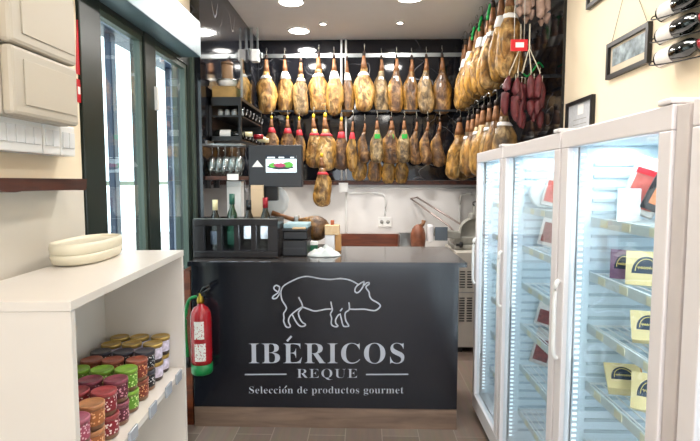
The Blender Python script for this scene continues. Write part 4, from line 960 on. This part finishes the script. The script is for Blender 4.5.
fridge('white glass door refrigerator in the middle of the three full doors', *YF_[1], .006, .055)
fridge('white glass door refrigerator nearest, holding cheese wedges on its shelves', *YF_[2], .065, .062)
fridge('white refrigerator at the right edge of which only a strip is visible', *YF_[3], .006, .062, False)
# food in the refrigerators
che = mat('pale_cheese', '#e6cf98', .5, var=.06); rind = mat('ochre_rind', '#c48a4a', .5, var=.15)
navyl = mat('navy_label', '#1d2f45', .4); golds = mat('yellow_script', '#e6cf7a', .5)
violet = mat('violet_wrap', '#86627f', .3, var=.3, scale=30)
def cheese(label, loc, rz, w=.12, h=.075, d=.05, face=None, lean=0, grp='cheese wedges in the nearest refrigerator'):
    loc = (loc[0], loc[1], loc[2]+d*math.sin(-lean)+.001)
    t = thing('cheese_wedge', label, 'cheese', loc, (lean, 0, rz), grp)
    # wedge: wide label face towards -Y, tapering behind
    v = [(-w/2, 0, 0), (w/2, 0, 0), (w/2*.8, d, 0), (-w/2*.8, d, 0), (-w/2, 0, h), (w/2, 0, h), (w/2*.8, d, h*.86), (-w/2*.8, d, h*.86)]
    MB().add(v, [(0,3,2,1), (4,5,6,7), (0,1,5,4), (1,2,6,5), (2,3,7,6), (3,0,4,7)]).build('cheese_body', face or che, t)
    MB().box(w/2+.0005, .002, .001, w/2+.006, d*.7, h*.97).build('rind', rind, t)
    pts = [(w*.36*math.cos(a), -.0006, h*.35+h*.5*math.sin(a)) for a in [PI*k/14 for k in range(15)]]
    flat('dark_label', pts, navyl, t)
    mb = MB(); P = [(-w*.24+w*.48*k/12, -.0022, h*.52+h*.08*math.sin(k*1.9)) for k in range(13)]; P = [(-w*.22+w*.44*k/24, -.0022, h*.52+h*.045*math.sin(k*2.3)) for k in range(25)]; ribbon(mb, P, .0022); P = [(w*.27*math.cos(a), -.0022, h*.42+h*.36*math.sin(a)) for a in [PI*k/10 for k in range(11)]]; ribbon(mb, P, .002)
    mb.build('label_script', golds, t, recalc=False)
    return t
def pack(label, loc, rot, w, h, d, m1, m2, cat='meat pack', grp=None, name='meat_pack', m3=None):
    t = thing(name, label, cat, (loc[0], loc[1], loc[2]+w/2*abs(math.sin(rot[1]))), rot, grp)
    MB().box(-w/2, 0, 0, w/2, d, h, bev=min(d*.4, .006)).build('wrapper', m1, t)
    MB().box(-w*.36, -.003, h*.12, w*.38, -.0003, h*.72).build('contents_window', m2, t)
    if m3: MB().box(-w*.4, -.0045, h*.70, w*.4, -.0032, h*.80).build('red_band', m3, t)
    return t
clearw = mat('clear_white_wrap', '#cfc8c2', .2, var=.1, scale=20); salm = mat('orange_salmon', '#c8703f', .4, var=.1, scale=20); meat = mat('sliced_red_meat', '#6e2a28', .4, var=.4, scale=40)
pinkm = mat('pink_sliced_meat', '#b85a50', .4, var=.3, scale=20)
def onshelf(px, py, z, X): p = at(px, py, X=X); return p
# y for a pixel column at a given X
def ycol(px, X): return at(px, 200, X=X).y
x_ = .93
pack('tall white and pink meat pack with red band leaning on a top shelf', (.955, ycol(634, .955), SZ[5]+.006), (0, .35, -.5), .12, .20, .02, clearw, pinkm, m3=signred, grp='packs on the top shelf')
pack('tall orange pack with black edge at the right of the top shelf', (.965, ycol(657, .965)-.02, SZ[5]+.006), (0, .4, -.5), .13, .19, .02, blk, salm, grp='packs on the top shelf')
tl = tag(part('reflection_card', paper, None, (.885, ycol(622, .90)+.0, SZ[5]+.001, .965, ycol(622, .90)+.004, SZ[5]+.115)), 'square white card standing in for a window reflection in the nearest refrigerator', 'card')  # card added in place of the bright window reflection on the glass
Z4 = SZ[4]+.0005
cheese('violet wrapped cheese at the left of the second shelf', (.92, 1.775, Z4), -.55, .09, .105, .05, violet)
cheese('cheese wedge with round dark label and ochre rind in the middle of the second shelf', (.935, 1.665, Z4), -.4, .12, .115, .05)
cheese('cheese wedge half hidden by the door frame, right of the second shelf', (.96, 1.50, Z4), -.4, .09, .085, .05)
cheese('tilted cheese wedge with dark label on the third shelf', (.94, 1.63, SZ[3]+.001), -.3, .11, .10, .05, lean=-.5)
cheese('flat lying pale cheese wedge at the left of the lowest visible shelf', (.93, 1.745, SZ[2]+.001), -.2, .12, .10, .05, lean=-.85)
cheese('tilted cheese wedge with dark label at the right of the lowest visible shelf', (.935, 1.60, SZ[2]+.001), -.5, .12, .12, .05, lean=-.5)
# second refrigerator
wh_ = thing('white_reflection_disc', 'glass reflection modelled as a white round wheel standing upright in the middle refrigerator', 'cheese', (.945, 2.68, SZ[5]+.001), 0)  # solid white disc with grey ring, stands in for a reflection on the door glass
MB().lathe([(0, .0), (.07, 0), (.075, -.006), (.075, -.036), (.07, -.042), (0, -.042)], (0, 0, .0755), 36, 'Y').build('disc', wplast, wh_)
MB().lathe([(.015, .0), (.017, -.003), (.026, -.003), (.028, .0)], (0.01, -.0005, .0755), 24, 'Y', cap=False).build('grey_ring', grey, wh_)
for k, (px, z, hh_, mm, lb) in enumerate(((546, SZ[4], .17, meat, 'dark red meat pack leaning on the second shelf of the middle refrigerator'), (545, SZ[2]+.0, .12, meat, 'meat pack with dark edge on a middle shelf of the middle refrigerator'), (541, SZ[1], .20, meat, 'tray of reddish sliced meat low in the middle refrigerator'), (548, SZ[5], .18, pinkm, 'clear wrapped pack at the right of the top shelf of the middle refrigerator'))):
    pack(lb, (.945, ycol(px+2, .945), z+.003), (0, .22, -.4), .10, hh_, .02, clearw, mm, grp='packs in the middle refrigerator')
pack('small tray of sliced meat low in the farthest refrigerator', (.95, 2.95, SZ[0]+.001), (0, .1, 0), .12, .1, .03, clearw, meat, grp=None)
# ------------------------------------------------------------------ pictures on the right wall
def picture(label, y0, y1, z0, z1, tilt, m, fw=.022, mount=True, name='picture_frame', x=XR-.001):
    t = thing(name, label, 'picture', (x, (y0+y1)/2, (z0+z1)/2), (tilt, 0, 0)); a, b = (y1-y0)/2, (z1-z0)/2
    part('frame', blkm, t, (-.022, -a, -b, 0, a, -b+fw), (-.022, -a, b-fw, 0, a, b), (-.022, -a, -b+fw, 0, -a+fw, b-fw), (-.022, a-fw, -b+fw, 0, a, b-fw))
    part('mount', mat('cream_mount', '#d9cbb4', .25), t, (-.006, -a+fw, -b+fw, -.001, a-fw, b-fw))
    if mount:
        q = .03; part('print', m, t, (-.0075, -a+fw+.02, -b+fw+.04, -.0062, a-fw-.02, b-fw-.012))
    else: part('print', m, t, (-.0075, -a+fw, -b+fw, -.0062, a-fw, b-fw))
    return t
q0 = at(607, 41, X=XR-.02); q1 = at(649, 21, X=XR-.02); q2 = at(605.5, 79, X=XR-.02); q3 = at(649, 62, X=XR-.02)
pf = picture('black framed landscape photograph hung by a wire beside the wine bottles', q1.y, q0.y, q3.z, q1.z, 0, pict)
pf.name = 'framed_photograph'
aa, bb = (q0.y-q1.y)/2, (q1.z-q3.z)/2
MB().tube([(-.008, -aa+.03, bb), (-.006, .02, bb+.30)], .0015, 5).tube([(-.008, aa-.03, bb), (-.006, .02, bb+.30)], .0015, 5).build('hanging_wire', mat('thin_wire', '#6f675a', .5, .5), pf)
q = at(586, 10, X=XR-.02); q_ = at(612, -2, X=XR-.02)
picture('black framed picture cut by the top edge above the larger photograph', q_.y, q.y, q.z, q.z+.24, 0, cert)
q0 = at(566, 101, X=XR-.02); q1 = at(592.5, 94, X=XR-.02)
c_ = picture('black framed certificate resting on top of the farthest refrigerators', q1.y, q0.y, 1.86, q1.z, 0, cert, fw=.022, mount=False)
c_.name = 'framed_certificate'
part('seal', paper, c_, (-.0085, -.05, .03, -.0076, .03, .09)); part('text_line', grey, c_, *[(-.0085, -.09, -.0-.03*k, -.0076, .09, .004-.03*k) for k in range(3)])
# wall wine rack with three bottles
wr = thing('wall_bottle_rack', 'black iron wall rack holding horizontal wine bottles at the top right', 'bottle rack', (XR-.001, 1.97, 2.06))
part('bar', blkm, wr, (-.006, -.018, 0, 0, .018, .55))
zr3 = [2.12, 2.215, 2.31, 2.405]
for z in zr3:
    mb = MB(); zz = z-2.06
    for s_ in (-1, 1): mb.tube(smooth_pts([(-.006, 0, zz-.035), (-.05+.0*s_, .02, zz-.044), (-.075-.012, .13, zz-.04), (-.09, .26, zz-.02), (-.075, .275, zz), (-.05, .26, zz-.01)], 4) if s_ > 0 else smooth_pts([(-.006, 0, zz-.035), (-.05, -.03, zz-.044), (-.1, -.06, zz-.03), (-.11, -.065, zz)], 4), .003, 6)
    mb.build('wire_cradle', blkm, wr)
lb2 = mat('printed_wine_label', '#e8e4df', .5, var=.12, scale=40)
for i, z in enumerate(zr3[:3]):
    bottle((XR-.055, 2.215, z), bottle_g, capred, f'dark wine bottle with white label and red foil, {["lowest","middle","highest"][i]} on the iron wall rack', 'wine bottles on the iron wall rack', .32, .039, rot=(PI/2, PI/2*0, 0), lab=None, capl=.09)
for i, z in enumerate(zr3[:3]):
    t = [o for o in bpy.data.objects if o.get('label', '').startswith('dark wine bottle with white label and red foil, '+["lowest","middle","highest"][i])][0]
    arc_patch(.0398, PI*.55, PI*1.35, .02, .115, 16).build('label', lb2, t)
# ------------------------------------------------------------------ view
S.view_settings.view_transform = 'Standard'; S.view_settings.look = 'None'; S.view_settings.gamma = 1
S.view_settings.use_curve_mapping = False; S.view_settings.exposure = 0.05
S.cycles.use_denoising = True; S.cycles.max_bounces = 8; S.cycles.transparent_max_bounces = 24; S.cycles.glossy_bounces = 5
S.cycles.sample_clamp_indirect = 6; S.cycles.caustics_reflective = False; S.cycles.caustics_refractive = False
